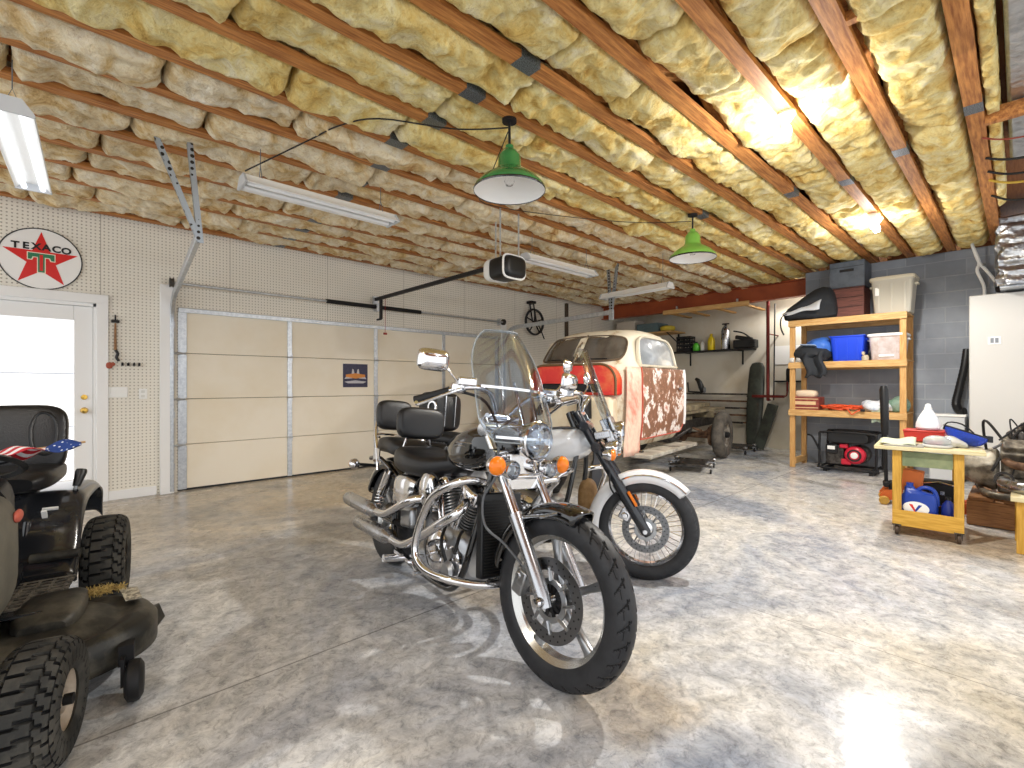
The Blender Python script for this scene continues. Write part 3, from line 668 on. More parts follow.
def vtwin(root, x, z, sc, fin, T=None, cover=CHROME, yr=.0):
    """engine as a part with sub-parts, crank centre at (x, z)"""
    g = G(); g.body([(x - .26 * sc, z + .03, .09, .09 * sc, .5), (x - .18 * sc, z + .02, .13, .135 * sc, .5), (x, z - .01, .14, .15 * sc, .5), (x + .13 * sc, z - .01, .13, .14 * sc, .5), (x + .2 * sc, z, .08, .09 * sc, .6)], 24, 3)
    e = g.build('engine', ALU, root)
    for k, s in enumerate((-1, 1)):
        a = s * radians(26); dx, dz = sin(a), cos(a); g = G()
        for i in range(11):
            q = (.13 + i * .0165) * sc; c = V((x + dx * q, yr, z + dz * q)); big = .082 * sc * (1.06 if i > 6 else 1)
            R = []
            for off in (-.0038, .0038):
                R.append([c + V((cos(a) * u * big + dx * off, v * big * 1.08, -sin(a) * u * big + dz * off)) for u, v in [(sse(cos(2 * pi * j / 28), .6), sse(sin(2 * pi * j / 28), .6)) for j in range(28)]])
            g.rings(R)
        g.tube([(x + dx * .10 * sc, yr, z + dz * .10 * sc), (x + dx * .31 * sc, yr, z + dz * .31 * sc)], .062 * sc, 20)
        cy = g.build('cylinder', fin, e)
        g = G(); c = V((x + dx * .335 * sc, yr, z + dz * .335 * sc))
        g.ell(c, (.082 * sc, .10 * sc, .052 * sc), (0, a, 0), 20, 10, .6); g.build('rocker_cover', cover, cy)
        g = G()
        for b_ in (-.03, .03): g.cyl((x + dx * .08 + b_ * .6, yr - .095 * sc, z + dz * .08), (x + dx * .31 * sc + b_, yr - .085 * sc, z + dz * .31 * sc), .011, n=10)
        g.build('pushrod_tube', CHROME, cy)
    g = G(); g.lathe([(.0, .0), (.105 * sc, .0), (.11 * sc, .018), (.085 * sc, .04), (.05 * sc, .048), (.0, .05)], (x - .02, -.125, z - .01), (0, -1, 0), 36)
    g.lathe([(.0, .0), (.075 * sc, .0), (.078 * sc, .016), (.05 * sc, .035), (.0, .038)], (x + .12 * sc, -.115, z - .03), (0, -1, 0), 30)
    g.build('crankcase_cover', cover, e)
    g = G(); g.lathe([(.0, .0), (.105 * sc, .0), (.11 * sc, .018), (.085 * sc, .04), (.0, .05)], (x, .125, z), (0, 1, 0), 36); g.build('primary_cover', cover, e)
    g = G()
    for i in range(9):
        an = i * 2 * pi / 9; g.lathe([(0, 0), (.006, 0), (.006, .006), (0, .007)], (x - .02 + .095 * sc * cos(an), -.142, z - .01 + .095 * sc * sin(an)), (0, -1, 0), 8)
    g.build('cover_bolt', STEEL, e)
    return e
def lamp_bowl(par, c, r, T, name='headlight', d=.11, shell=CHROME):
    g = G(T); c = V(c)
    g.lathe([(.0, -d), (r * .5, -d * .92), (r * .85, -d * .6), (r * .98, -.02), (r * 1.03, -.005), (r * 1.04, .01), (r * .97, .016), (r * .94, .004), (r * .9, -.002)], c, (1, 0, 0), 36, cap=False)
    o = g.build(name, shell, par)
    G(T).lathe([(r * .92, .0), (r * .7, -.03), (r * .4, -.055), (.0, -.06)], c, (1, 0, 0), 32, cap=False).build('reflector', CHROME, o)
    G(T).lathe([(.0, -.045), (.014, -.045), (.014, -.02), (.0, -.015)], c, (1, 0, 0), 12).build('bulb', WHITE, o)
    G(T).lathe([(r * .96, .004), (r * .9, .012), (r * .6, .022), (.0, .028)], c, (1, 0, 0), 32, cap=False).build('lens', VIN, o)
    return o
def indicator(par, c, ax, T, r=.042):
    g = G(T); g.lathe([(.0, -.055), (r * .6, -.05), (r * .95, -.02), (r * 1.05, 0), (r, .006), (.0, .004)], c, ax, 24); o = g.build('indicator', CHROME, par)
    g = G(T); g.lathe([(r * .98, .004), (r * .95, .016), (r * .7, .028), (.0, .034)], c, ax, 24, cap=False); g.build('lens', AMB, o)
    return o
def motorcycle(name, label, o, hd, lean):
    t = thing(name, label, 'motorcycle', (o[0], o[1], 0))
    t.rotation_euler = (-radians(lean), 0, radians(hd)); return t
def thin_clear(name, tint, f0=.06, edge=.55):
    # thin clear sheet: a Fresnel blend of see-through and mirror, so light passes it as it does real acrylic
    m = bpy.data.materials.new(name); m.use_nodes = True; nt = m.node_tree; nt.nodes.remove(nt.nodes['Principled BSDF']); N = nt.nodes; L = nt.links
    tr = N.new('ShaderNodeBsdfTransparent'); tr.inputs[0].default_value = hexc(tint) + (1,); gl = N.new('ShaderNodeBsdfGlossy'); gl.inputs['Roughness'].default_value = .03
    lw = N.new('ShaderNodeLayerWeight'); lw.inputs[0].default_value = .35; mr = N.new('ShaderNodeMapRange'); mr.inputs[3].default_value = f0; mr.inputs[4].default_value = edge; L.new(lw.outputs['Facing'], mr.inputs[0])
    mx = N.new('ShaderNodeMixShader'); L.new(mr.outputs[0], mx.inputs[0]); L.new(tr.outputs[0], mx.inputs[1]); L.new(gl.outputs[0], mx.inputs[2]); L.new(mx.outputs[0], N['Material Output'].inputs[0]); return m
VIN = thin_clear('windshield_acrylic', 'e6ecf2', .07, .5); EDGE = mat('acrylic_edge', 'cfd6da', .15, trans=.6)
# ---------------- black cruiser in front
M1 = motorcycle('cruiser_motorcycle', 'black cruiser motorcycle with clear windshield and cast wheels standing nearest the viewer', (1.662, 3.037), -97.1, 6.0)
WB = 1.71; RF = .360
ST = TR(1.40, 0, 0) @ RZ(radians(7)) @ TR(-1.40, 0, 0)                     # steering turned a little to the left
FW = ST @ TR(WB, 0, RF)
fw = rimring(.268, .085, FW).build('front_wheel', mat('machined_alloy', 'c3c2be', .24, 1.0), M1)
g = tyre(RF, .112, .262, gr_street, 420, 64, T=FW, gd=.005); tread_dark(g.build('tyre', RUB, fw, ang=50), g)
for k in range(5):
    g = G(FW); a = k * 2 * pi / 5 + .5; R = []
    for r, hw, ht in ((.045, .030, .024), (.10, .019, .020), (.17, .016, .018), (.225, .022, .02), (.258, .042, .024)):
        ca, sa = cos(a), sin(a); c = V((r * ca, 0, r * sa)); tn = V((-sa, 0, ca))
        R.append([c + tn * (hw * sse(cos(2 * pi * j / 14), .7)) + V((0, ht * sse(sin(2 * pi * j / 14), .7), 0)) for j in range(14)])
    g.rings(R); g.build('spoke', ALU, fw)
g = G(FW); g.lathe([(.0, -.06), (.035, -.06), (.06, -.045), (.06, .045), (.035, .06), (.0, .06)], (0, 0, 0), (0, 1, 0), 28)
for k in range(10):
    a = k * 2 * pi / 10; g.box((.06 * cos(a), -.058, .06 * sin(a)), (.055, .012, .012), (0, -a, 0))
g.build('hub', BLKM, fw); disc_brake(fw, FW, -.066, .066, .172)
# fork: legs, clamps, fender
FB = V((WB + .01, 0, RF + .01)); FT = V((1.235, 0, 1.08)); fd = (FT - FB).normalized()
for s in (-1, 1):
    off = V((0, s * .115, 0)); q = FB + off
    leg = G(ST).tube([q + fd * .34, FT + off], .0225, 16).build('fork_leg', CHROME, M1)
    g = G(ST); g.tube([q - fd * .03, q + fd * .02, q + fd * .16, q + fd * .34, q + fd * .37], [.026, .034, .031, .031, .034, .034], 18)
    g.cyl(q + V((0, s * -.05, 0)), q + V((0, s * .035, 0)), .022, n=16); g.build('fork_slider', STEEL, leg)
g = G(ST); g.cyl(FB + V((0, -.16, 0)), FB + V((0, .16, 0)), .013, n=12); g.lathe([(0, 0), (.022, 0), (.018, .014), (0, .016)], FB + V((0, -.155, 0)), (0, -1, 0), 12); g.build('front_axle', CHROME, M1)
g = G(ST)
for q in (.70, .84):
    c = FB + fd * q; g.body([(-.03, 0, .15, .018, .5), (.0, 0, .16, .022, .4), (.03, 0, .15, .018, .5)], 20, 2)
    for v in g.v[-100:]: pass
    n0 = len(g.v)
g = G(ST)
for q in (.66, .80):
    c = FB + fd * q; g.tube([c + V((0, -.15, 0)), c + V((0, 0, 0)), c + V((0, .15, 0))], [.032, .04, .032], 14)
g.build('triple_clamp', CHROME, M1)
arc_fender(RF + .034, .150, 73, 176, ST, (WB, RF)).build('front_fender', BLKG, M1, solid=.004, ang=60)
g = G(ST)
for s in (-1, 1): g.tube([(WB - .17, s * .085, RF + .27), (WB - .20, s * .115, RF + .30), (WB + .02, s * .082, RF + .36), (WB - .06, s * .10, RF + .33)], .007, 8)
g.build('fender_stay', CHROME, M1)
g = G(ST); g.box((WB - .15, -.085, RF + .04), (.06, .05, .12), (0, .3, 0)); g.box((WB - .125, -.10, RF + .06), (.05, .05, .07), (0, .3, 0)); g.cyl((WB - .14, -.13, RF + .07), (WB - .14, -.06, RF + .07), .018, n=12)
g.build('brake_calliper', ALU, M1, bev=.008)
# brake line
G(ST).tube([(WB - .15, -.10, RF + .11), (WB - .24, -.13, RF + .18), (WB - .33, -.17, RF + .24), (WB - .36, -.17, RF + .36), (WB - .31, -.15, RF + .47), (WB - .33, -.13, RF + .60)], .006, 8, 6).build('brake_hose', mat('hose_grey', '5b5d60', .4), M1)
# lamps
lamp_bowl(M1, (1.50, 0, 1.0), .092, ST, 'headlight', .13)
for s in (-1, 1):
    lamp_bowl(M1, (1.475, s * .125, .865), .042, ST, 'passing_lamp', .07)
    indicator(M1, (1.47, s * .215, .885), (1, s * .12, 0), ST, .043)
g = G(ST); g.tube([(1.43, -.20, .865), (1.42, -.1, .83), (1.42, 0, .825), (1.42, .1, .83), (1.43, .20, .865)], .012, 10, 4); g.box((1.40, 0, .87), (.03, .16, .12)); g.box((1.42, 0, .79), (.02, .2, .05)); g.build('light_bar', CHROME, M1, bev=.004)
# handlebar
def barpts(s): return [(1.24, s * .045, 1.09), (1.25, s * .06, 1.13), (1.29, s * .13, 1.20), (1.30, s * .22, 1.225), (1.25, s * .31, 1.21), (1.10, s * .415, 1.145)]
g = G(ST)
for s in (-1, 1): g.tube(barpts(s), .0135, 12, 6)
g.cyl((1.24, -.1, 1.09), (1.24, .1, 1.09), .022, n=14)
hb = g.build('handlebar', CHROME, M1)
for s in (-1, 1):
    a, c = V((1.25, s * .31, 1.21)), V((1.10, s * .415, 1.145)); dd = (c - a).normalized()
    g = G(ST); g.tube([a + dd * .03, a + dd * .04, c - dd * .005, c + dd * .012], [.02, .0185, .0185, .022, .022], 14); g.build('grip', GRIP, hb)
    g = G(ST); g.tube([a + V((.05, s * -.01, -.005)), a + V((.075, s * .05, -.01)), c + V((.06, s * .02, -.015)), c + V((.055, s * .04, -.012))], [.010, .009, .007, .009, .009], 8, 4); g.build('lever', CHROME, hb)
    g = G(ST); g.box(a + V((.015, 0, .005)), (.05, .06, .045), (0, 0, s * .5)); g.box(a + V((.05, s * -.02, .035)), (.075, .085, .04), (0, 0, s * .45)); g.build('master_cylinder', CHROME, hb, bev=.008)
    g = G(ST); g.tube([a + V((.03, s * .0, .02)), a + V((.03, s * .06, .07)), a + V((.02, s * .09, .095))], .006, 8, 3)
    mi = g.build('mirror', CHROME, M1)
    mc = a + V((.02, s * .15, .115)); g = G(ST @ TR(*mc) @ RZ(s * .25))
    g.body([(-.012, 0, .070, .046, .45), (0, 0, .073, .049, .45), (.025, 0, .062, .042, .5), (.04, 0, .04, .02, .6)], 28, 2); g.build('mirror_housing', CHROME, mi)
    g = G(ST @ TR(*mc) @ RZ(s * .25)); g.body([(-.0135, 0, .062, .039, .45), (-.0125, 0, .062, .039, .45)], 28, 0); g.build('mirror_glass', mat('mirror_glass', 'e9eef2', .02, 1.0), mi)
    G(ST).tube([a + V((.03, 0, -.01)), (1.32, s * .18, 1.16), (1.33, s * .08, 1.0), (1.28, s * .06, .9)], .007, 8, 5).build('cable', BLK, hb)
# windshield: curved clear sheet with chrome strips
def shield(T, top, bot, wtop, wbot, zt, zb, bow=.09, par=None, strip=True):
    def f(u, v):
        q = (v - .5) * 2; z = zb + (zt - zb) * u
        hw = wbot + (wtop - wbot) * u if u < .55 else (wbot + (wtop - wbot) * .55) * sqrt(max(1 - ((u - .55) / .47) ** 2 * .86, .05))
        if u < .22: hw *= .70 + .3 * sin(u / .22 * pi / 2)
        x = bot + (top - bot) * u - bow * q * q
        return V((x, q * hw, z))
    g = G(T); g.grid(f, 22, 20); o = g.build('windshield', VIN, par, solid=.0045, ang=180)
    if strip:
        for u in (.46, .04):
            g = G(T); hw = [f(u, v / 20) for v in range(1, 20)]; R = []
            for p in hw: R.append([p + V((.003, 0, -.006)), p + V((.003, 0, .006)), p + V((-.005, 0, .006)), p + V((-.005, 0, -.006))])
            g.rings(R); g.build('trim_strip', CHROME, o)
        g = G(T)
        for s in (-.11, .11):
            a, c = f(.03, .5 + s / .5 * .5), f(.52, .5 + s / .5 * .5); g.tube([a + V((-.012, 0, 0)), c + V((-.012, 0, 0))], .012, 8, flat=.4)
        for s in (-1, 1): g.tube([f(.2, .5 + s * .2) + V((-.01, 0, 0)), (top + .02, s * .115, zb + .02)], .008, 8)
        g.build('mounting_bracket', CHROME, o)
        edge = [f(0, v / 20) for v in range(21)] + [f(u / 22, 1) for u in range(1, 22)] + [f(1, v / 20) for v in range(20, -1, -1)] + [f(u / 22, 0) for u in range(21, 0, -1)]
        g = G(T); g.tube(edge, .0035, 6, closed=True); g.build('edge_bead', EDGE, o)
    return o
shield(ST, 1.27, 1.50, .22, .255, 1.53, .985, .10, M1)
# frame, radiator
g = G()
for s in (-1, 1):
    g.tube([(1.22, 0, .98), (1.25, s * .06, .80), (1.22, s * .11, .5), (1.14, s * .13, .25), (.95, s * .14, .19), (.45, s * .14, .21), (.28, s * .13, .36), (.30, s * .12, .62), (.55, s * .09, .74), (1.0, s * .04, .86), (1.22, 0, .98)], .018, 10, 5)
    g.tube([(.30, s * .13, .36), (.0, s * .12, .345)], .02, 10); g.tube([(.30, s * .12, .62), (-.05, s * .13, .72), (-.25, s * .13, .70)], .016, 10, 3)
g.tube([(1.18, 0, 1.06), (1.27, 0, .88)], .035, 14); g.build('frame', BLKG, M1)
g = G(); g.box((1.275, 0, .52), (.05, .24, .40), (0, -.13, 0)); rd = g.build('radiator', BLK, M1, bev=.008)
g = G()
for i in range(26): g.box((1.303 + .0 - (i - 13) * .0019, 0, .345 + i * .0135), (.008, .21, .005), (0, -.13, 0))
g.build('radiator_fins', mat('radiator_core', '2d2c2a', .5, .5), rd)
vtwin(M1, .93, .36, 1.06, mat('cylinder_fins', '8e8f90', .35, .9))
# tank
g = G(); g.body([(.80, .86, .05, .03, .8), (.86, .88, .12, .062, .7), (1.0, .90, .165, .102, .66), (1.15, .925, .175, .118, .64), (1.27, .948, .155, .108, .65), (1.37, .965, .09, .07, .75), (1.40, .975, .03, .03, .9)], 32, 5)
tk = g.build('fuel_tank', BLKG, M1)
g = G(); g.lathe([(.0, 0), (.035, 0), (.035, .012), (.03, .018), (.0, .02)], (1.08, 0, 1.012), (0, 0, 1), 24); g.build('filler_cap', CHROME, tk)
g = G(); g.body([(.98, 1.005, .012, .006, .7), (1.1, 1.022, .028, .008, .7), (1.2, 1.032, .03, .008, .7), (1.3, 1.035, .018, .006, .7)], 16, 3); g.build('tank_console', CHROME, tk)
g = G()
vs, fs = text_mesh('HONDA', .045, .001, 1.1); g.put([V((1.13 - p.x, -.1605 + abs(p.x) * .03, .925 + p.y)) for p in vs], fs)
g = G(); 
for sg in (-1,):
    g.tube([(1.04, sg * .168, .935), (1.10, sg * .176, .95), (1.22, sg * .168, .955)], [.004, .008, .003], 8, 3, flat=.5); g.tube([(1.05, sg * .170, .92), (1.12, sg * .178, .935), (1.17, sg * .177, .937)], [.003, .006, .002], 8, 3, flat=.5)
g.build('tank_emblem', CHROME, tk)
# seats and back rests
def pad(secs, nm, par, m_=SEATL, n=28): return G().body(secs, n, 5).build(nm, m_, par)
pad([(.22, .755, .10, .04, .6), (.26, .77, .165, .075, .55), (.40, .765, .185, .085, .55), (.55, .755, .18, .075, .55), (.72, .765, .15, .07, .6), (.86, .80, .09, .055, .7), (.92, .82, .04, .03, .8)], 'rider_seat', M1)
pad([(-.25, .80, .06, .03, .6), (-.20, .81, .11, .055, .6), (-.05, .82, .125, .06, .6), (.12, .815, .13, .06, .6), (.23, .80, .10, .05, .6)], 'passenger_seat', M1)
def backrest(x, z, hw, hh, tilt, nm):
    T = TR(x, 0, z) @ Matrix.Rotation(tilt, 4, 'Y'); g = G(T); g.body([(-.035, 0, hw * .85, hh * .85, .5), (-.025, 0, hw, hh, .5), (.015, 0, hw, hh, .5), (.035, 0, hw * .9, hh * .88, .55), (.042, 0, hw * .5, hh * .5, .6)], 36, 4)
    return g.build(nm, SEATL, M1)
b1 = backrest(.27, 1.0, .165, .105, -.2, 'rider_backrest'); backrest(-.20, 1.03, .135, .11, -.2, 'passenger_backrest')
g = G()
for s in (-1, 1): g.tube([(-.05, s * .145, .64), (-.12, s * .145, .80), (-.20, s * .135, .93), (-.235, s * .1, 1.08)], .011, 10, 4); G().tube([(.25, s * .12, .76), (.24, s * .07, .93)], .01, 8).build('backrest_stay', CHROME, M1)
g.box((-.09, -.15, .74), (.11, .008, .10)); g.box((-.09, .15, .74), (.11, .008, .10)); g.tube([(-.235, -.12, 1.0), (-.27, 0, 1.02), (-.235, .12, 1.0)], .009, 8, 3); G().tube([(-.20, -.10, .86), (-.36, -.08, .87), (-.36, .08, .87), (-.20, .10, .86)], .009, 8, 3).build('luggage_rail', CHROME, M1)
g.build('sissy_bar', CHROME, M1)
# rear wheel
RR = .345; RW = TR(0, 0, RR)
rw = rimring(.21, .12, RW).build('rear_wheel', mat('machined_alloy', 'c3c2be', .24, 1.0), M1)
tyre(RR, .17, .20, gr_rib, 180, 32, T=RW, gd=.006).build('tyre', RUB, rw, ang=50)
for k in range(5):
    g = G(RW); a = k * 2 * pi / 5; g.tube([(.05 * cos(a), 0, .05 * sin(a)), (.20 * cos(a), 0, .20 * sin(a))], [.028, .034], 12, flat=.8); g.build('spoke', ALU, rw)
G(RW).lathe([(.0, -.09), (.05, -.09), (.075, -.05), (.075, .05), (.05, .09), (.0, .09)], (0, 0, 0), (0, 1, 0), 28).build('hub', ALU, rw)
g = G()
for s in (-1, 1): g.tube([(.45, s * .12, .36), (.15, s * .125, .355), (-.03, s * .125, RR)], .02, 10); g.cyl((0, s * .10, RR), (0, s * .15, RR), .018, n=12)
g.build('swingarm', BLKM, M1)
arc_fender(RR + .05, .215, 22, 165, None, (0, RR), drop=.9).build('rear_fender', BLKG, M1, solid=.004, ang=60)
for s in (-1, 1):
    g = G(); a, c = V((.02, s * .165, RR + .02)), V((.20, s * .155, .68)); d = c - a; g.tube([a, c], .014, 10); g.tube([a + d * .45, a + d * .95], .032, 12)
    sh = g.build('shock_absorber', CHROME, M1)
    g = G(); pts = []
    for i in range(60): 
        q = i / 59; an = 2 * pi * 7 * q; p = a + d * (.08 + .5 * q); pts.append(p + V((cos(an) * .03, sin(an) * .03, 0)))
    g.tube(pts, .0055, 6); g.build('coil_spring', CHROME, sh)
g = G(); g.lathe([(0, 0), (.045, 0), (.05, .02), (.03, .05), (0, .055)], (-.34, 0, .60), (-1, 0, .1), 20); g.build('tail_lamp', mat('red_lens', 'a01515', .2), M1)
for s in (-1, 1):
    G().tube([(-.26, 0, .635), (-.27, s * .12, .645), (-.28, s * .21, .65)], .011, 8, 3).build('indicator_stalk', BLKM, M1)
    indicator(M1, (-.30, s * .235, .65), (-1, s * .1, 0), None, .038)
# chrome covers, air box, exhausts, guard, pegs, stand
g = G(); g.body([(.30, .56, .03, .06, .5, -.13), (.34, .57, .045, .10, .5, -.135), (.50, .58, .05, .105, .5, -.135), (.60, .60, .035, .07, .6, -.13)], 24, 3); g.build('side_cover', CHROME, M1)
g = G(); g.lathe([(.0, 0), (.085, 0), (.095, .02), (.09, .05), (.06, .065), (.0, .068)], (.80, -.135, .655), (0, -1, 0), 36); g.build('air_cleaner', CHROME, M1)
g = G(); g.box((.56, -.16, .45), (.16, .05, .12), (0, -.15, 0)); g.build('transmission_cover', ALU, M1, bev=.02)
def pipe(nm, pts, r, m1):
    return G().tube(pts, r, 16, 7).build(nm, m1, M1)
p1 = pipe('exhaust_pipe', [(1.12, -.10, .64), (1.22, -.17, .665), (1.24, -.235, .62), (1.12, -.255, .545), (.92, -.25, .435), (.70, -.24, .335), (.50, -.235, .315)], .024, CHROME)
p2 = pipe('exhaust_pipe', [(.80, -.11, .60), (.76, -.20, .60), (.70, -.25, .57), (.55, -.25, .50), (.40, -.245, .44), (.25, -.245, .42)], .024, CHROME)
for pp, a, c in ((p1, (.52, -.236, .317), (-.06, -.24, .288)), (p2, (.27, -.245, .42), (-.30, -.25, .402))):
    a, c = V(a), V(c); d = c - a
    g = G(); g.tube([a, a + d * .06, a + d * .14, a + d * .22, c - d * .02, c], [.024, .03, .045, .047, .046, .042], 24)
    mf = g.build('muffler', STEEL, pp)
    G().tube([c - d * .05, c + d * .004], .033, 20, cap=True).build('outlet', BLKM, mf)
gp = [(1.25, -.10, .76), (1.34, -.16, .785), (1.36, -.27, .80), (1.28, -.325, .755), (1.18, -.34, .69), (1.11, -.34, .60), (1.07, -.34, .52), (1.05, -.34, .43), (1.08, -.335, .37), (1.16, -.31, .335), (1.28, -.24, .325), (1.36, -.12, .315), (1.37, 0, .315)]
g = G(); g.tube(gp + [(x, -y, z) for x, y, z in reversed(gp[:-1])], .0185, 14, 5); g.build('engine_guard', CHROME, M1)
g = G(); g.box((.70, -.235, .27), (.20, .03, .02)); g.cyl((.72, -.12, .26), (.72, -.33, .27), .013, n=10); g.cyl((.72, -.25, .27), (.72, -.36, .275), .021, n=12); g.tube([(.72, -.20, .27), (.88, -.24, .25), (.98, -.25, .27)], .01, 8, 3); g.cyl((.98, -.23, .27), (.98, -.30, .27), .012, n=8); g.build('foot_peg', CHROME, M1)
g = G(); g.cyl((.80, .12, .26), (.80, .34, .27), .018, n=12); g.build('foot_peg', CHROME, M1)
g = G(); g.tube([(.66, .13, .22), (.62, .20, .10), (.60, .245, .038)], .012, 10, 3); g.box((.60, .252, .034), (.06, .03, .008), (.1, 0, 0)); g.build('kick_stand', BLKM, M1)
g = G(); g.lathe([(.0, 0), (.05, 0), (.055, .015), (.04, .03), (.0, .034)], (1.10, -.16, .30), (0, -1, 0), 24); g.tube([(1.10, -.15, .30), (1.0, -.16, .24), (.9, -.15, .25)], .02, 10, 3); g.box((1.04, -.13, .36), (.14, .05, .05), (0, -.5, 0)); g.build('water_pump', ALU, M1)
g = G()
for q in ((1.12, -.12, .5, 1.2, -.2, .42), (1.0, -.15, .5, 1.08, -.17, .33), (.72, -.14, .5, .78, -.16, .62), (.62, -.13, .6, .72, -.14, .72)): G().tube([q[:3], ((q[0] + q[3]) / 2, q[1] - .04, (q[2] + q[5]) / 2 + .02), q[3:]], .009, 8, 4).build('engine_hose', BLK, M1)
# ---------------- white cruiser behind
M2 = motorcycle('touring_motorcycle', 'white and black motorcycle with wire spoke front wheel, parked behind the black one', (2.31, 3.25), -79, 5.0)
WB = 1.63; RF = .332
ST = TR(1.30, 0, 0) @ RZ(radians(19)) @ TR(-1.30, 0, 0); FW = ST @ TR(WB + .02, 0, RF)
fw = rimring(.244, .08, FW, .010, .022).build('front_wheel', CHROME, M2)
tyre(RF, .13, .238, gr_rib, 216, 32, T=FW).build('tyre', RUB, fw, ang=50)
g = G(FW)
for k in range(40):
    a = k * 2 * pi / 40; s = 1 if k % 2 else -1; b_ = a + (.42 if (k // 2) % 2 else -.42)
    g.tube([(.042 * cos(b_), s * .04, .042 * sin(b_)), (.226 * cos(a), s * .012, .226 * sin(a))], .0022, 5)
g.build('spokes', CHROME, fw)
G(FW).lathe([(.0, -.055), (.03, -.055), (.05, -.05), (.05, -.035), (.03, -.03), (.03, .03), (.05, .035), (.05, .05), (.0, .055)], (0, 0, 0), (0, 1, 0), 28).build('hub', CHROME, fw)
disc_brake(fw, FW, -.062, .05, .148)
FB = V((WB + .02, 0, RF)); FT = V((1.18, 0, 1.06)); fd = (FT - FB).normalized(); FBLK = mat('fork_gloss_black', '1a1d24', .2, coat=.5)
for s in (-1, 1):
    off = V((0, s * .115, 0)); q = FB + off
    leg = G(ST).tube([q + fd * .30, FT + off], .030, 16).build('fork_leg', FBLK, M2)
    g = G(ST); g.tube([q - fd * .035, q - fd * .01, q + fd * .10, q + fd * .32, q + fd * .34], [.02, .032, .033, .036, .036, .036], 18); g.build('fork_slider', FBLK, leg)
    g = G(ST); g.box(q + fd * .22 + V((.035, s * .012, .01)), (.012, .05, .10), (0, -atan2(-fd.x, fd.z), 0)); g.build('reflector', AMB, leg)
g = G(ST); g.cyl(FB + V((0, -.16, 0)), FB + V((0, .16, 0)), .014, n=12); g.build('front_axle', CHROME, M2)
g = G(ST)
for q in (.60, .76):
    c = FB + fd * q; g.tube([c + V((0, -.15, 0)), c, c + V((0, .15, 0))], [.034, .042, .034], 14)
g.build('triple_clamp', FBLK, M2)
ff = arc_fender(RF + .045, .17, 44, 190, ST, (WB + .02, RF), drop=.8).build('front_fender', WHITEP, M2, solid=.005, ang=60)
g = G(ST); pts = [(WB + .02 + (RF + .012) * cos(radians(a)), -.088, RF + (RF + .012) * sin(radians(a))) for a in range(46, 120, 6)]
g.tube(pts, .006, 6); g.tube([(p[0], -p[1], p[2]) for p in pts], .006, 6); g.build('fender_trim', CHROME, ff)
g = G(ST); g.box((WB - .10, -.085, RF + .10), (.07, .05, .10), (0, .5, 0)); g.cyl((WB - .11, -.12, RF + .08), (WB - .11, -.06, RF + .08), .022, n=12); g.cyl((WB - .085, -.12, RF + .125), (WB - .085, -.06, RF + .125), .022, n=12); g.build('brake_calliper', CHROME, M2, bev=.008)
G(ST).tube([(WB - .1, -.10, RF + .15), (WB - .2, -.15, RF + .25), (WB - .22, -.13, RF + .42), (WB - .32, -.10, RF + .6)], .006, 8, 5).build('brake_hose', BLK, M2)
lamp_bowl(M2, (1.47, 0, .93), .085, ST, 'headlight', .13)
for s in (-1, 1): lamp_bowl(M2, (1.45, s * .16, .84), .05, ST, 'passing_lamp', .07); indicator(M2, (1.43, s * .24, .80), (1, 0, 0), ST, .036)
G(ST).tube([(1.41, -.24, .80), (1.40, -.1, .82), (1.40, .1, .82), (1.41, .24, .80)], .012, 8, 3).build('light_bar', CHROME, M2)
def b2(s): return [(1.19, s * .05, 1.05), (1.20, s * .07, 1.10), (1.22, s * .17, 1.17), (1.21, s * .25, 1.185), (1.13, s * .32, 1.17), (.96, s * .41, 1.13)]
g = G(ST)
for s in (-1, 1): g.tube(b2(s), .0145, 12, 6)
g.cyl((1.19, -.09, 1.05), (1.19, .09, 1.05), .024, n=14); hb = g.build('handlebar', CHROME, M2)
for s in (-1, 1):
    a, c = V((1.13, s * .32, 1.17)), V((.96, s * .41, 1.13)); dd = (c - a).normalized()
    g = G(ST); g.tube([a + dd * .02, a + dd * .03, c, c + dd * .01], [.021, .019, .019, .024, .024], 14); g.build('grip', CHROME, hb)
    g = G(ST); g.box(a + V((.02, 0, .01)), (.06, .07, .05), (0, 0, s * .5)); g.tube([a + V((.06, 0, 0)), c + V((.06, 0, -.01))], .008, 8); g.build('lever', CHROME, hb, bev=.006)
    mi = G(ST).tube([a + V((.02, 0, .02)), a + V((.05, s * .05, .09)), a + V((.04, s * .08, .13))], .006, 8, 3).build('mirror', CHROME, M2)
    T = ST @ TR(*(a + V((.03, s * .10, .165)))); g = G(T); g.body([(-.01, 0, .062, .042, .8), (.0, 0, .066, .045, .8), (.03, 0, .04, .026, .9)], 24, 2); g.build('mirror_housing', CHROME, mi)
    g = G(T); g.body([(-.0115, 0, .056, .037, .8), (-.0105, 0, .056, .037, .8)], 24, 0); g.build('mirror_glass', mat('mirror_glass', 'e9eef2', .02, 1.0), mi)
shield(ST, 1.22, 1.44, .19, .20, 1.50, .96, .05, M2, strip=False)
g = G(ST); g.box((1.415, 0, 1.0), (.02, .26, .10), (0, -.4, 0)); g.box((1.39, -.10, .95), (.05, .03, .16), (0, -.4, 0)); g.box((1.39, .10, .95), (.05, .03, .16), (0, -.4, 0)); g.box((1.36, -.14, .92), (.10, .02, .05), (0, -.2, 0)); g.build('windshield_bracket', STEEL, M2, bev=.006)
g = G(); g.body([(.78, .82, .05, .03, .8), (.84, .815, .11, .075, .7), (.98, .82, .155, .115, .68), (1.10, .83, .16, .115, .66), (1.21, .85, .13, .095, .7), (1.27, .865, .06, .05, .85)], 32, 5); tk = g.build('fuel_tank', WHITEP, M2)
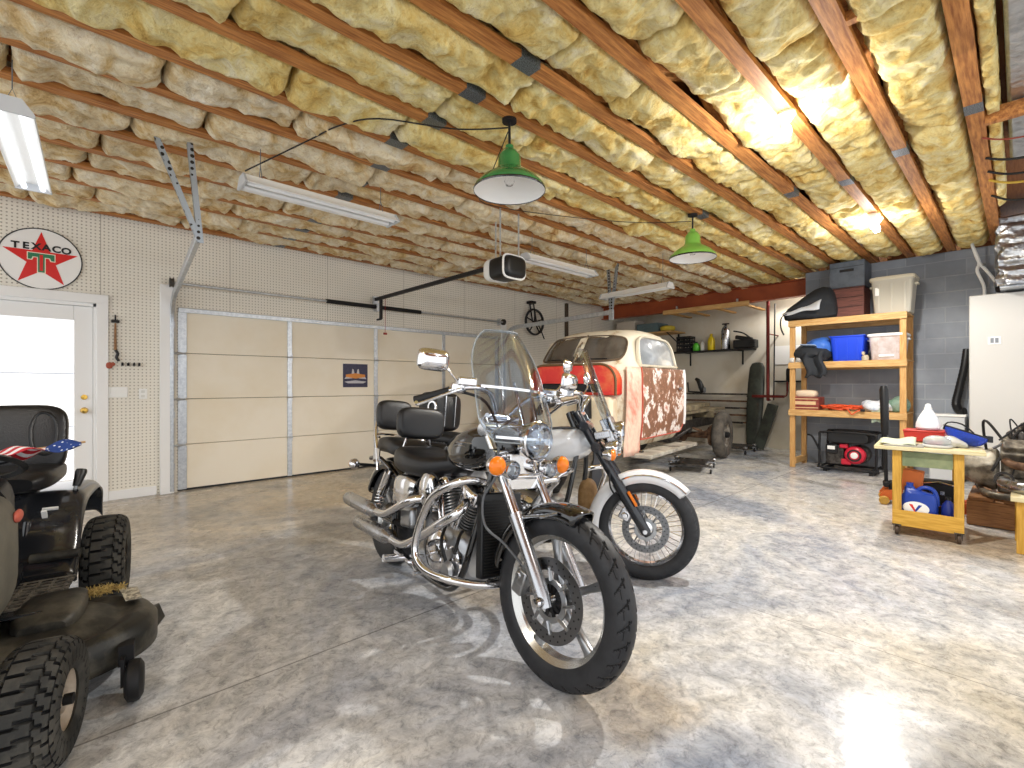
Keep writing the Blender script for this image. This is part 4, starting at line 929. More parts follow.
g = G(); g.body([(.84, .905, .03, .008, .6), (.98, .942, .055, .01, .6), (1.15, .952, .05, .01, .6), (1.24, .93, .02, .008, .7)], 20, 3); g.build('tank_dash', BLKG, tk)
g = G()
for s in (-1, 1):
    g.tube([(1.16, 0, .96), (1.20, s * .07, .78), (1.16, s * .11, .45), (1.08, s * .12, .20), (.85, s * .13, .17), (.45, s * .13, .19), (.28, s * .12, .36), (.30, s * .11, .58), (.6, s * .08, .70), (1.0, s * .03, .80), (1.16, 0, .96)], .018, 10, 5)
g.tube([(1.10, 0, 1.06), (1.20, 0, .86)], .036, 14); g.build('frame', BLKG, M2)
vtwin(M2, .86, .36, 1.0, BLKM)
gp = [(1.18, -.10, .66), (1.24, -.22, .68), (1.22, -.36, .64), (1.17, -.38, .50), (1.12, -.34, .30), (1.10, -.15, .24), (1.10, 0, .24)]
G().tube(gp + [(x, -y, z) for x, y, z in reversed(gp[:-1])], .016, 12, 5).build('engine_guard', CHROME, M2)
G().lathe([(.0, 0), (.09, 0), (.10, .02), (.09, .05), (.0, .06)], (.88, -.14, .62), (0, -1, 0), 36).build('air_cleaner', CHROME, M2)
g = G(); g.ell((1.20, .12, .47), (.06, .08, .13), n=20, m=12, p=.8); g.build('leather_pouch', mat('tan_leather', 'b08d5e', .6, 0, '8d6b42', 12), M2)
pad([(.18, .70, .10, .04, .6), (.24, .71, .165, .07, .55), (.42, .70, .18, .075, .55), (.62, .70, .15, .065, .6), (.80, .74, .08, .05, .7)], 'rider_seat', M2)
pad([(-.28, .78, .07, .03, .6), (-.2, .79, .13, .06, .6), (.0, .79, .145, .065, .6), (.18, .78, .12, .05, .6)], 'passenger_seat', M2)
for s in (-1, 1):
    g = G(); g.body([(-.35, .60, .05, .12, .5, s * .24), (-.30, .60, .08, .17, .45, s * .24), (.10, .60, .08, .17, .45, s * .24), (.17, .62, .05, .12, .5, s * .24)], 28, 3); sb = g.build('saddlebag', LEA, M2)
    g = G()
    for k in range(14): g.ell((-.28 + k * .03, s * .325, .70), (.006, .004, .006), n=8, m=5)
    for k in range(14): g.ell((-.28 + k * .03, s * .18 + s * .06, .775), (.006, .006, .004), n=8, m=5)
    g.build('stud', CHROME, sb)
g = G(); g.body([(-.30, 1.03, .13, .12, .5), (-.27, 1.03, .17, .16, .45), (-.12, 1.02, .175, .165, .45), (-.08, 1.02, .14, .13, .5)], 28, 3); bag = g.build('backrest_bag', LEA, M2)
g = G(); g.lathe([(.035, -.006), (.05, -.006), (.05, .006), (.035, .006)], (-.10, -.185, 1.06), (0, -1, 0), 24, closed=True); g.tube([(-.075, -.06, .90), (-.07, -.06, 1.16)], .01, 6, flat=.3); g.tube([(-.075, .06, .90), (-.07, .06, 1.16)], .01, 6, flat=.3); g.build('bag_buckle', CHROME, bag)
RR = .325; RW = TR(0, 0, RR)
rw = rimring(.205, .11, RW).build('rear_wheel', CHROME, M2); tyre(RR, .15, .197, gr_rib, 120, 24, T=RW).build('tyre', RUB, rw, ang=50)
g = G(RW)
for k in range(40):
    a = k * 2 * pi / 40; s = 1 if k % 2 else -1; b_ = a + (.42 if (k // 2) % 2 else -.42); g.tube([(.05 * cos(b_), s * .05, .05 * sin(b_)), (.195 * cos(a), s * .012, .195 * sin(a))], .0024, 5)
g.build('spokes', CHROME, rw); G(RW).lathe([(.0, -.07), (.055, -.07), (.055, -.05), (.03, -.04), (.03, .04), (.055, .05), (.055, .07), (.0, .07)], (0, 0, 0), (0, 1, 0), 24).build('hub', CHROME, rw)
arc_fender(RR + .055, .20, 15, 200, None, (0, RR), drop=.9).build('rear_fender', WHITEP, M2, solid=.005, ang=60)
g = G()
for s in (-1, 1): g.tube([(.45, s * .11, .36), (-.02, s * .12, RR)], .02, 10); G().tube([(-.22, s * .14, .70), (-.28, s * .13, .95)], .012, 8).build('bag_stay', CHROME, M2)
g.cyl((0, -.14, RR), (0, .14, RR), .014, n=10); g.build('swingarm', BLKM, M2)
for zz, x1 in ((.30, -.35), (.21, -.30)):
    pp = G().tube([(1.0, -.12, .62 - (.30 - zz)), (1.08, -.22, .5), (.95, -.24, .34), (.7, -.23, zz), (.35, -.22, zz - .01)], .024, 14, 6).build('exhaust_pipe', CHROME, M2)
    G().tube([(.36, -.22, zz - .01), (.28, -.22, zz - .01), (.2, -.22, zz - .01), (x1, -.22, zz + .01)], [.026, .042, .045, .045], 20).build('muffler', CHROME, pp)
g = G(); g.tube([(.62, .12, .20), (.55, .22, .10), (.52, .26, .035)], .013, 10, 3); g.box((.52, .262, .03), (.06, .03, .008), (.1, 0, 0)); g.build('kick_stand', BLKM, M2)
g = G(); g.box((.75, -.26, .24), (.28, .12, .02)); g.box((.75, .26, .26), (.28, .12, .02)); g.build('floorboard', BLKM, M2, bev=.01)
# ================================================================ RIDING MOWER
MW = thing('riding_mower', 'black riding lawn mower with dusty hood at the left edge, tyres caked in dust', 'lawn mower', (-.225, 3.65, 0), radians(-98.9))
MBLK = mat('mower_black', '15171b', .22, 0, '2a2c30', 3, coat=.5); DUST = mat('dusty_hood', '6e6a5e', .6, 0, '56534a', 4, lo=.35, hi=.65, bump=.05)
DIRT = mat('dirty_deck_black', '24231f', .5, 0, '6d675a', 6, 8, .45, .8, bump=.1); RIMB = mat('beige_rim', 'cdbfae', .55, 0, 'a08e78', 10, lo=.35, hi=.7)
DRY = mat('dry_grass', '9a8048', .9, 0, 'c4ab68', 30, bump=.6)
def gr_turf(th, u):
    a = abs(u)
    if a > .74: return 0
    rows = 5; v = (u / .74 + 1) / 2 * rows; r_ = int(min(v, rows - .001)); q = v - r_
    t = th * 26 / (2 * pi) + (.5 if r_ % 2 else 0) + (.14 if q > .5 else -.14) * (1 if r_ % 2 else -1)
    f = fr_(t)
    if f < .22: return 1
    if q < .07 or q > .93: return 1 if f < .55 else 0
    return 0
def mower_wheel(nm, x, y, R, w_, rr, steer=0):
    T = TR(x, y, R) @ RZ(steer); s = 1 if y > 0 else -1
    g = G(T); g.lathe([(.0, s * .02), (.03, s * .03), (.04, s * .06), (rr * .45, s * .05), (rr * .55, s * .01), (rr * .82, s * -.005), (rr * .88, s * w_ * .30), (rr * 1.0, s * w_ * .40), (rr * 1.06, s * w_ * .40), (rr * 1.06, s * w_ * .34), (rr * .95, s * w_ * .26), (rr * .9, -s * w_ * .40), (.03, -s * w_ * .38), (.0, -s * w_ * .38)], (0, 0, 0), (0, 1, 0), 48)
    o = g.build(nm, RIMB, MW)
    g = tyre(R, w_, rr, gr_turf, 312, 64, sq=.6, T=T, gd=.016); tread_dark(g.build('tyre', RUBD, o, ang=45), g)
    G(T).lathe([(0, s * .06), (.018, s * .06), (.018, s * .085), (0, s * .09)], (0, 0, 0), (0, 1, 0), 14).build('hub_cap', BLKM, o)
mower_wheel('rear_wheel', 0, .385, .25, .19, .125); mower_wheel('rear_wheel', 0, -.385, .25, .19, .125)
mower_wheel('front_wheel', 1.41, .375, .203, .17, .10, -.12); mower_wheel('front_wheel', 1.41, -.375, .203, .17, .10, -.12)
# chassis, axles
g = G(); g.box((.72, 0, .36), (1.75, .26, .10)); g.cyl((0, -.36, .25), (0, .36, .25), .04, n=14); g.box((1.41, 0, .23), (.06, .66, .05)); g.box((1.41, 0, .29), (.10, .12, .12)); g.build('chassis', BLKM, MW, bev=.008)
# rear fender and seat pan: profile in x/z extruded across y with a rolled lip
prof = [(-.42, .46), (-.40, .58), (-.34, .645), (-.20, .675), (.06, .68), (.16, .67), (.235, .63), (.30, .56), (.37, .44), (.43, .37), (.50, .335), (.88, .325), (.94, .34)]
P = cr([(x, 0, z) for x, z in prof], 4)
def fend(u, v):
    i = u * (len(P) - 1); a = P[int(i)]; q = (v - .5) * 2; y = q * .315
    lip = max(0, abs(q) - .86) / .14; cen = max(0, 1 - (abs(q) / .35) ** 4)
    up = .05 * cen if a.x < .28 else .0
    return V((a.x, y + (0 if a.x < .4 else 0), a.z - .045 * lip ** 2 * (1 if a.x < .5 else .4) + up))
g = G(); g.grid(fend, len(P) - 1, 40); g.build('fender', MBLK, MW, solid=.012, ang=60)
for s in (-1, 1):
    g = G()
    for k in range(9): g.box((.52 + k * .04, s * .235, .343), (.016, .19, .008))
    for k in range(4): g.box((.68, s * (.16 + k * .05), .343), (.34, .010, .007))
    g.build('foot_grate', mat('worn_rubber_mat', '6c655a', .8, 0, '3b3833', 30), MW)
    G().tube([(.40, s * .15, .42), (.42, s * .33, .425)], .022, 12).build('foot_pedal', DIRT, MW)
    g = G(); g.tube([(.30, s * .12, .58), (.36, s * .115, .44), (.46, s * .12, .36), (.86, s * .125, .35)], .016, 10, 5); g.build('bead_rib', MBLK, MW)
# seat
g = G(); g.body([(-.10, .775, .16, .03, .6), (-.07, .78, .205, .05, .5), (.12, .775, .21, .055, .5), (.28, .775, .20, .055, .55), (.36, .77, .15, .035, .6)], 32, 5); st = g.build('seat', LEA, MW)
T = TR(-.06, 0, .955) @ Matrix.Rotation(-.22, 4, 'Y'); g = G(T)
g.body([(-.05, 0, .16, .14, .5), (-.03, .0, .205, .185, .45), (.02, 0, .212, .19, .45), (.045, 0, .20, .175, .5), (.055, 0, .15, .12, .55)], 44, 4); g.build('seat_back', LEA, MW)
g = G(T)
for s in (-1, 1): G(T).tube([(.052, s * .085, .12), (.060, s * .07, .05), (.062, s * .08, -.05), (.058, s * .12, -.09), (.052, s * .16, -.07), (.050, s * .172, .03), (.050, s * .155, .11), (.052, s * .115, .14)], .008, 8, 5, closed=True).build('seat_piping', LEA, st)
g = G(); g.box((.06, 0, .72), (.24, .16, .05)); g.tube([(.2, -.1, .72), (.28, 0, .725), (.2, .1, .72)], .01, 8, 3); g.build('seat_bracket', GREY, MW)
# lever with gate
g = G(); g.tube([(.13, .255, .655), (.10, .275, .72)], .008, 8); lv = g.build('lift_lever', GREY, MW)
g = G(); g.tube([(.105, .27, .705), (.075, .285, .775), (.07, .287, .79)], [.017, .026, .022], 12); g.build('lever_grip', BLK, lv)
g = G(); g.box((.285, .18, .585), (.012, .02, .10), (0, .55, 0)); g.box((.262, .195, .625), (.012, .06, .016), (0, .55, 0)); g.box((.305, .17, .55), (.012, .05, .016), (0, .55, 0)); g.build('lever_marking', WHITE, MW)
# hood, dash, steering wheel
g = G(); g.body([(.80, .60, .14, .16, .6), (.84, .60, .20, .225, .5), (1.0, .60, .225, .25, .5), (1.35, .585, .225, .225, .5), (1.62, .56, .21, .19, .5), (1.74, .53, .17, .13, .55), (1.77, .52, .10, .07, .6)], 36, 5); hd_ = g.build('hood', DUST, MW)
g = G(); g.box((1.755, 0, .53), (.02, .26, .12)); g.build('grille', BLK, hd_, bev=.006)
for s in (-1, 1): G().ell((.93, s * .222, .74), (.05, .012, .025), n=14, m=8).build('side_marker', mat('faded_red', 'b85a4a', .5), hd_)
g = G(); g.body([(.62, .66, .12, .16, .5), (.68, .68, .16, .20, .5), (.84, .66, .18, .20, .5)], 24, 3); g.build('dash', BLK, MW)
swc = V((.60, 0, .90)); T = TR(*swc) @ Matrix.Rotation(-.45, 4, 'Y'); g = G(T)
g.lathe([(.165, -.014), (.182, 0), (.165, .014), (.15, 0)], n=40, closed=True)
for k in range(3): a = k * 2 * pi / 3 + pi; g.tube([(0, 0, -.01), (.165 * cos(a), .165 * sin(a), 0)], .013, 8)
g.lathe([(0, -.03), (.05, -.03), (.045, .01), (0, .016)], n=20); g.cyl((0, 0, -.03), (0, 0, -.18), .018, n=12); g.build('steering_wheel', BLK, MW)
# mowing deck
def deck(u, v):
    a = 2 * pi * u; r = v
    bx = .345 * sse(cos(a), .8); by = .66 * sse(sin(a), .75)
    lob = 1 + .05 * cos(2 * a)
    prof_ = [(0, .0), (.62, .0), (.70, -.01), (.80, -.045), (.9, -.03), (.96, -.045), (1.0, -.08), (1.0, -.165)]
    i = v * (len(prof_) - 1); k = min(int(i), len(prof_) - 2); q = i - k
    rr = prof_[k][0] * (1 - q) + prof_[k + 1][0] * q; dz = prof_[k][1] * (1 - q) + prof_[k + 1][1] * q
    return V((.86 + bx * rr * lob, by * rr, .285 + dz))
g = G(); g.grid(deck, 72, 21); dk = g.build('mower_deck', DIRT, MW, solid=.004, ang=50)
for s in (-1, 1):
    g = G(); g.body([(.66, .285, .07, .03, .5, s * .30), (.70, .295, .10, .05, .5, s * .30), (.84, .30, .11, .055, .5, s * .30), (.95, .295, .10, .045, .5, s * .30), (.99, .285, .07, .03, .5, s * .30)], 24, 3); g.build('belt_cover', DIRT, dk)
    g = G(TR(1.16, s * .60, .08)); g.lathe([(.0, -.03), (.055, -.03), (.075, -.018), (.078, 0), (.075, .018), (.055, .03), (.0, .03)], (0, 0, 0), (0, 1, 0), 28); g.build('gauge_wheel', BLKM, dk)
    g = G(); g.box((1.10, s * .57, .17), (.06, .05, .08)); g.box((1.15, s * .563, .12), (.04, .012, .11)); g.build('wheel_bracket', BLKM, dk)
g = G(); g.xy([(.62, .50), (.80, .54), (.80, .60), (.64, .57)], .292, .296); 
for i in range(len(g.v)): g.v[i].z -= .02
g.build('warning_label', mat('faded_label', 'c9c2ae', .6, 0, '7d766a', 40, lo=.45, hi=.55), dk)
g = G(); g.box((.70, .63, .12), (.20, .03, .08), (.35, 0, -.25)); g.build('deflector', DIRT, dk, bev=.006)
o_ = G(); random.seed(3)
for k in range(240):
    a = random.random() * 2 * pi; r = sqrt(random.random()); c = V((.66 + .05 * r * cos(a), .43 + .10 * r * sin(a), .297)); d = V((random.uniform(-1, 1), random.uniform(-1, 1), random.uniform(0, .8))).normalized() * .02
    o_.tube([c - d, c + d], .0012, 3)
cl = o_.build('grass_clippings', DRY, dk); cl['kind'] = 'stuff'
g = G(); g.box((.50, .10, .25), (.06, .012, .2)); g.box((1.22, .0, .28), (.10, .3, .03)); g.build('deck_link', BLKM, MW)
# small flag lying over the steering wheel
FL = mat('striped_flag_cloth', 'c8202c', .7); N, L, b = nodes(FL); tc = N.new('ShaderNodeTexCoord'); sp = N.new('ShaderNodeSeparateXYZ'); L.new(tc.outputs['Generated'], sp.inputs[0])
def m2(op, a, c=0.0):
    q = N.new('ShaderNodeMath'); q.operation = op
    for i, s_ in enumerate((a, c)):
        if isinstance(s_, (int, float)): q.inputs[i].default_value = s_
        else: L.new(s_, q.inputs[i])
    return q.outputs[0]
stp = m2('GREATER_THAN', m2('FRACT', m2('MULTIPLY', sp.outputs[1], 4.5)), .5)
x1_ = N.new('ShaderNodeMix'); x1_.data_type = 'RGBA'; L.new(stp, x1_.inputs[0]); x1_.inputs[6].default_value = hexc('c3202e') + (1,); x1_.inputs[7].default_value = hexc('f2eef0') + (1,)
vo = N.new('ShaderNodeTexVoronoi'); vo.inputs['Scale'].default_value = 60; L.new(tc.outputs['Object'], vo.inputs['Vector'])
x2_ = N.new('ShaderNodeMix'); x2_.data_type = 'RGBA'; L.new(m2('LESS_THAN', vo.outputs[0], .25), x2_.inputs[0]); x2_.inputs[6].default_value = hexc('1f3f86') + (1,); x2_.inputs[7].default_value = hexc('dfe6f4') + (1,)
x3_ = N.new('ShaderNodeMix'); x3_.data_type = 'RGBA'; L.new(m2('GREATER_THAN', sp.outputs[0], .66), x3_.inputs[0]); L.new(x1_.outputs[2], x3_.inputs[6]); L.new(x2_.outputs[2], x3_.inputs[7]); L.new(x3_.outputs[2], b.inputs['Base Color'])
fl = thing('small_flag', 'small striped flag with blue starred end draped over the mower steering wheel', 'flag', (-.16, 3.10, .935))
def flg(u, v): return V((-.16 + .36 * u, -.02 + (v - .5) * .16 + .02 * sin(u * 9), .02 - .02 * (v - .5) * 4 * (1 - u) + .035 * u + .014 * sin(u * 14 + v * 5) - .06 * abs(v - .5)))
g = G(); g.grid(flg, 40, 12); g.build('cloth', FL, fl, solid=.002, ang=180)
G().tube([(-.18, .0, -.002), (.215, -.01, .045)], .005, 8).build('stick', wood('flag_stick', 'b08a5a', 'd0ac7a'), fl)
# ================================================================ OLD PICKUP
TK = thing('old_pickup_truck', 'rusty red and cream vintage pickup cab on a bare frame without hood or bed', 'truck', (8.016, 4.20, 0), radians(188))
def patina(name, stops, sc=3.0, det=9, seed=0.0, rough=.6, st=(1, 1, 1)):
    m = mat(name, '888888', rough); N, L, b = nodes(m); tc = N.new('ShaderNodeTexCoord'); mp = N.new('ShaderNodeMapping'); mp.inputs['Location'].default_value = (seed, seed * 1.7, seed * .3); mp.inputs['Scale'].default_value = st
    L.new(tc.outputs['Object'], mp.inputs[0]); n = N.new('ShaderNodeTexNoise'); n.inputs['Scale'].default_value = sc; n.inputs['Detail'].default_value = det; n.inputs['Roughness'].default_value = .66; n.inputs['Distortion'].default_value = .3
    L.new(mp.outputs[0], n.inputs['Vector']); r = N.new('ShaderNodeValToRGB'); e = r.color_ramp.elements
    while len(e) < len(stops): e.new(.5)
    for q, (p, c) in zip(e, stops): q.position = p; q.color = hexc(c) + (1,)
    L.new(n.outputs[0], r.inputs[0]); L.new(r.outputs[0], b.inputs['Base Color'])
    bp = N.new('ShaderNodeBump'); bp.inputs['Strength'].default_value = .15; bp.inputs['Distance'].default_value = .01; L.new(n.outputs[0], bp.inputs['Height']); L.new(bp.outputs[0], b.inputs['Normal']); return m
CABP = patina('cream_cab_patina', [(.33, '7d5a42'), (.40, 'b39a78'), (.47, 'd6cdb8'), (.66, 'ded6c4'), (.75, 'c4aa94')], 2.6)
DOORP = patina('peeling_door_paint', [(.33, 'd9a08e'), (.37, 'ece8e5'), (.41, 'e4d6cd'), (.425, '94664f'), (.50, '7b5742'), (.57, 'a1745a'), (.585, 'ece5e0'), (.64, 'e0cabd'), (.70, 'bf7866')], 3.8, 13, 3.4)
REDP = patina('faded_red_paint', [(.3, 'a8392c'), (.48, 'cf4a36'), (.6, 'd8775e'), (.72, 'e0b49c')], 2.2, 7, 5.0)
PINK = patina('pink_primer_paint', [(.32, 'c86f62'), (.46, 'd99b8a'), (.56, 'e4cfba'), (.7, 'c9543f')], 2.4, 8, 8.0, st=(1, 1, .5))
FIRE = patina('bright_red_firewall', [(.3, 'c01f1b'), (.55, 'd8332a'), (.68, 'e06a3c'), (.8, 'e39a6a')], 2.0, 5, 1.2, .4)
CREAM = patina('cream_panel', [(.3, 'c9573f'), (.40, 'dcc9a8'), (.6, 'e9ddc4'), (.8, 'b98c66')], 3.0, 6, 2.0)
LV = [(.52, 1.78, 3.40, .64, .30), (.58, 1.72, 3.46, .675, .30), (.8, 1.70, 3.50, .70, .28), (1.1, 1.69, 3.52, .705, .28), (1.38, 1.71, 3.52, .70, .28), (1.47, 1.74, 3.50, .685, .30), (1.52, 1.77, 3.46, .665, .32), (1.70, 1.84, 3.33, .635, .34), (1.83, 1.92, 3.22, .60, .38), (1.90, 2.00, 3.12, .555, .45), (1.945, 2.14, 2.98, .47, .55), (1.97, 2.33, 2.80, .32, .7), (1.98, 2.5, 2.65, .12, 1.0)]
def sect(z):
    for a, c in zip(LV, LV[1:]):
        if a[0] <= z <= c[0]:
            q = (z - a[0]) / (c[0] - a[0]); return [a[i] * (1 - q) + c[i] * q for i in range(5)]
    return LV[0] if z < LV[0][0] else LV[-1]
zs = [.52, .58, .7, .8, .95, 1.1, 1.25, 1.38, 1.43, 1.47, 1.50, 1.53, 1.6, 1.7, 1.78, 1.83, 1.87, 1.90, 1.925, 1.945, 1.96, 1.97, 1.98]
def ringpt(z, a):
    _, x0, x1, hw, p = sect(z); cx, hx = (x0 + x1) / 2, (x1 - x0) / 2
    x = cx + hx * sse(cos(a), p); bow = .0
    if cos(a) > .0: bow = .10 * (1 - abs(sse(sin(a), p)) ** 2) * (1 if z < 1.85 else .4)
    return V((x + bow * (sse(cos(a), p) ** 3), hw * sse(sin(a), p), z))
g = G(); g.rings([[ringpt(z, 2 * pi * j / 72) for j in range(72)] for z in zs]); cab = g.build('cab', CABP, TK, ang=60)
# doors both sides: panel proud of the cab side
def hwz(z): return sect(z)[3]
def door(s):
    def top(x): return 1.86 - max(0, (2.25 - x)) ** 2 * 1.9 - max(0, x - 2.95) ** 2 * 2.6
    def f(u, v):
        x = 1.80 + 1.40 * u; z0 = .60 + .10 * max(0, (1.92 - x) / .12) ** 2; 
        xx = x + (.0 if v < .6 else .0)
        z = z0 + (1.46 - z0) * v
        return V((x, s * (hwz(z) + .016), z))
    g = G(); g.grid(f, 24, 22); d = g.build('door', DOORP, TK, solid=.02, off=1 if s < 0 else -1, ang=60, bev=.004)
    # window frame & glass
    fr = [(3.20, 1.48), (3.20, 1.60), (3.16, 1.73), (3.08, 1.81), (2.9, 1.845), (2.45, 1.845), (2.22, 1.83), (2.12, 1.76), (2.07, 1.62), (2.05, 1.48)]
    P_ = cr([(x, 0, z) for x, z in fr], 3)
    g = G(); g.tube([(p.x, s * (hwz(p.z) + .012), p.z) for p in P_], .028, 8, flat=.6, closed=True); g.build('window_frame', CABP, d)
    n = len(P_); c = V((2.6, s * (hwz(1.64) + .012), 1.62)); vs = [V((p.x, s * (hwz(p.z) + .010), p.z)) for p in P_] + [c]
    G().put(vs, [(i, (i + 1) % n, n) for i in range(n)]).build('side_window', mat('dusty_glass', '8b9196', .12, 0, '6e747a', 2, coat=.6), d, ang=180)
    g = G(); g.tube([(1.93, s * .73, 1.20), (2.05, s * .755, 1.20), (2.06, s * .755, 1.19)], .012, 8, 3); g.build('door_handle', GREY, d)
    g = G(); g.tube([f(u / 24, 0) for u in range(25)] + [f(1, v / 22) for v in range(1, 23)], .009, 6); g.build('door_seam', mat('door_edge_red', 'b8523f', .6), d)
    g = G(); g.tube([f(0, v / 22) + V((-.015, s * .004, 0)) for v in range(23)], .022, 8); g.build('door_edge', mat('bare_white_edge', 'e9e6e6', .45), d)
door(1); door(-1)
# cowl side panels in front of the doors, down to the running board
for s in (-1, 1):
    def f(u, v):
        x = 3.20 + .31 * u; z = .43 + 1.03 * v
        return V((x + (.05 * (1 - v) * u), s * ((hwz(max(z, .6)) + .010) * (1 - .05 * u ** 3)), z))
    g = G(); g.grid(f, 10, 16); g.build('cowl_side', PINK, TK, solid=.016, off=1 if s < 0 else -1, ang=60)
# split windscreen on the bowed front
dkg = mat('dirty_windscreen', '3f3a34', .12, 0, '57514a', 2.5, coat=.7)
def wp(y, z, off=.0):
    _, x0, x1, hw, p = sect(z); q = min(abs(y) / hw, .999); a = math.asin(q ** (1 / p)) if True else 0
    r_ = ringpt(z, a); return V((r_.x + off, y, z))
for s in (-1, 1):
    ol = [(.012, 1.53), (.30, 1.53), (.50, 1.545), (.555, 1.58), (.56, 1.68), (.53, 1.78), (.47, 1.825), (.3, 1.85), (.012, 1.86)]
    O = [(p.x, p.z) for p in cr([(y, 0, z) for y, z in ol], 4)]
    n = len(O); pts = [wp(s * y, z, .012) for y, z in O]
    gr_ = []
    g = G(); vs = list(pts); fs = []; K = 6
    for k in range(1, K):
        for y, z in O: q = 1 - k / K; yy, zz = .29 + (y - .29) * q, 1.69 + (z - 1.69) * q; vs.append(wp(s * yy, zz, .012))
    for k in range(K - 1):
        for i in range(n): fs.append((k * n + i, k * n + (i + 1) % n, (k + 1) * n + (i + 1) % n, (k + 1) * n + i))
    vs.append(wp(s * .29, 1.69, .012)); fs += [((K - 1) * n + i, (K - 1) * n + (i + 1) % n, len(vs) - 1) for i in range(n)]
    ws = g.put(vs, fs).build('windscreen', dkg, TK, ang=180)
    g = G(); g.tube([p + V((.004, 0, 0)) for p in pts], .014, 8, closed=True, flat=.8); g.build('rubber_gasket', mat('old_gasket', '5a4a38', .7), ws)
G().tube([wp(0, 1.51, .02), wp(0, 1.70, .02), wp(0, 1.875, .02)], .014, 8).build('centre_pillar', STEEL, TK)
for s in (-1, 1): G().tube([wp(s * .12, 1.50, .02), wp(s * .2, 1.56, .035), wp(s * .42, 1.56, .03)], .006, 6).build('wiper', BLKM, TK)
# firewall: arched red panel with black seal, black strip standing in for engine bay shade and cream lower panel
def arch(w_, z0, z1, r): return [(-w_, z0)] + [(-w_ + r - r * cos(a), z1 - r + r * sin(a)) for a in [pi / 2 * k / 7 for k in range(8)]] + [(w_ - r + r * sin(a), z1 - r + r * cos(a)) for a in [pi / 2 * k / 7 for k in range(8)]] + [(w_, z0)]
g = G(); A = arch(.60, 1.13, 1.49, .20); g.yz(A, 3.45, 3.66); fw_ = g.build('firewall', FIRE, TK, bev=.02)
G().tube([(3.655, y, z) for y, z in A], .014, 8).build('hood_seal', mat('hood_seal_brown', '6b5236', .7), fw_)
g = G(); g.box((3.66, .0, 1.215), (.035, .80, .10)); g.build('firewall_shade_strip', BLKM, fw_, bev=.02)
g = G(); g.box((3.56, 0, .86), (.22, 1.10, .52)); lp = g.build('toe_panel', CREAM, TK, bev=.05)
G().lathe([(.0, .06), (.07, .055), (.085, .03), (.085, 0), (.10, -.005), (.10, -.02)], (3.69, -.22, 1.06), (1, 0, 0), 28).build('heater_blower', DARK, lp)
G().lathe([(.085, .055), (.10, .05), (.10, .04), (.085, .04)], (3.69, -.22, 1.06), (1, 0, 0), 28, closed=True).build('blower_ring', STEEL, lp)
G().cyl((3.70, .22, .86), (3.70, .22, 1.10), .09, .085, 20).build('oil_bath_cleaner', BLKM, lp)
# frame, axle, springs, running board
g = G()
for s in (-1, 1):
    g.box((1.35, s * .40, .60), (5.3, .06, .15)); 
for x in (-1.2, -.6, .6, 1.5, 2.6, 3.9): g.box((x, 0, .60), (.08, .80, .11))
g.build('frame', DARK, TK, bev=.006)
for s in (-1, 1):
    g = G()
    for k in range(5): l = .62 - k * .1; g.tube([(-l, s * .46, .54 - k * .014), (0, s * .46, .43 - k * .014 * .6), (l, s * .46, .54 - k * .014)], .012, 6, 5, flat=1.4)
    g.build('leaf_spring', RUST, TK)
g = G(); g.cyl((0, -.70, .37), (0, .70, .37), .055, n=16); g.ell((0, 0, .37), (.17, .17, .17), n=20, m=12); g.cyl((.1, 0, .40), (2.4, 0, .62), .035, n=12); g.lathe([(.0, 0), (.17, 0), (.18, .04), (.16, .07), (.0, .07)], (0, .55, .37), (0, 1, 0), 24); g.build('rear_axle', RUST, TK)
for s in (-1, 1):
    T = TR(0, s * .75, .40); o = G(T).lathe([(.0, s * .02), (.06, s * .05), (.075, s * .05), (.085, s * .01), (.15, s * -.01), (.17, s * .045), (.205, s * .065), (.22, s * .065), (.22, s * .05), (.195, s * .03), (.19, -s * .07), (.05, -s * .07), (.0, -s * .07)], (0, 0, 0), (0, 1, 0), 40).build('rear_wheel', mat('old_wheel_paint', '9a948a', .55, 0, '5f564c', 12), TK)
    tyre(.40, .19, .215, lambda th, u: 1 if abs(u) < .55 and fr_(abs(u) * 7 + .15 * sin(th * 40)) < .16 else 0, 160, 40, T=T, gd=.006).build('tyre', mat('old_tyre_rubber', '46423d', .8, 0, '625c54', 8), o, ang=50)
    G(T).lathe([(0, s * .05), (.05, s * .05), (.05, s * .10), (.03, s * .12), (0, s * .125)], (0, 0, 0), (0, 1, 0), 20).build('hub', BLKM, o)
rb = G(); rb.box((2.55, .76, .425), (1.60, .26, .05)); rbo = rb.build('running_board', patina('weathered_board', [(.3, '6f6a62'), (.5, 'a29c90'), (.65, 'c0bbb0'), (.8, '8d7f6c')], 6, 8), TK, bev=.012)
g = G(); g.box((2.45, .76, .453), (.012, .26, .004)); g.build('board_joint', BLKM, rbo)
for x in (1.9, 3.2): G().box((x, .55, .45), (.06, .34, .04)).build('board_bracket', DARK, TK)
g = G(); g.box((.2, .25, .80), (2.6, .5, .04)); g.box((-.5, .1, .86), (1.6, .3, .07), (0, 0, .1)); g.box((.9, .3, .87), (1.0, .34, .09), (0, 0, -.06)); g.box((.6, .0, .94), (1.3, .2, .05), (0, 0, .12)); g.box((.9, .30, .70), (.8, .22, .06)); g.box((-.2, .2, .73), (.1, .7, .12)); g.box((1.3, .2, .73), (.1, .7, .12)); g.box((1.2, .1, .74), (.6, .5, .05), (0, 0, .2)); g.box((.5, -.1, .70), (1.2, .3, .06)); tk1 = g.build('floor_planks', mat('dusty_planks', '8d8064', .8, 0, '6a5f4c', 7), TK, bev=.004)
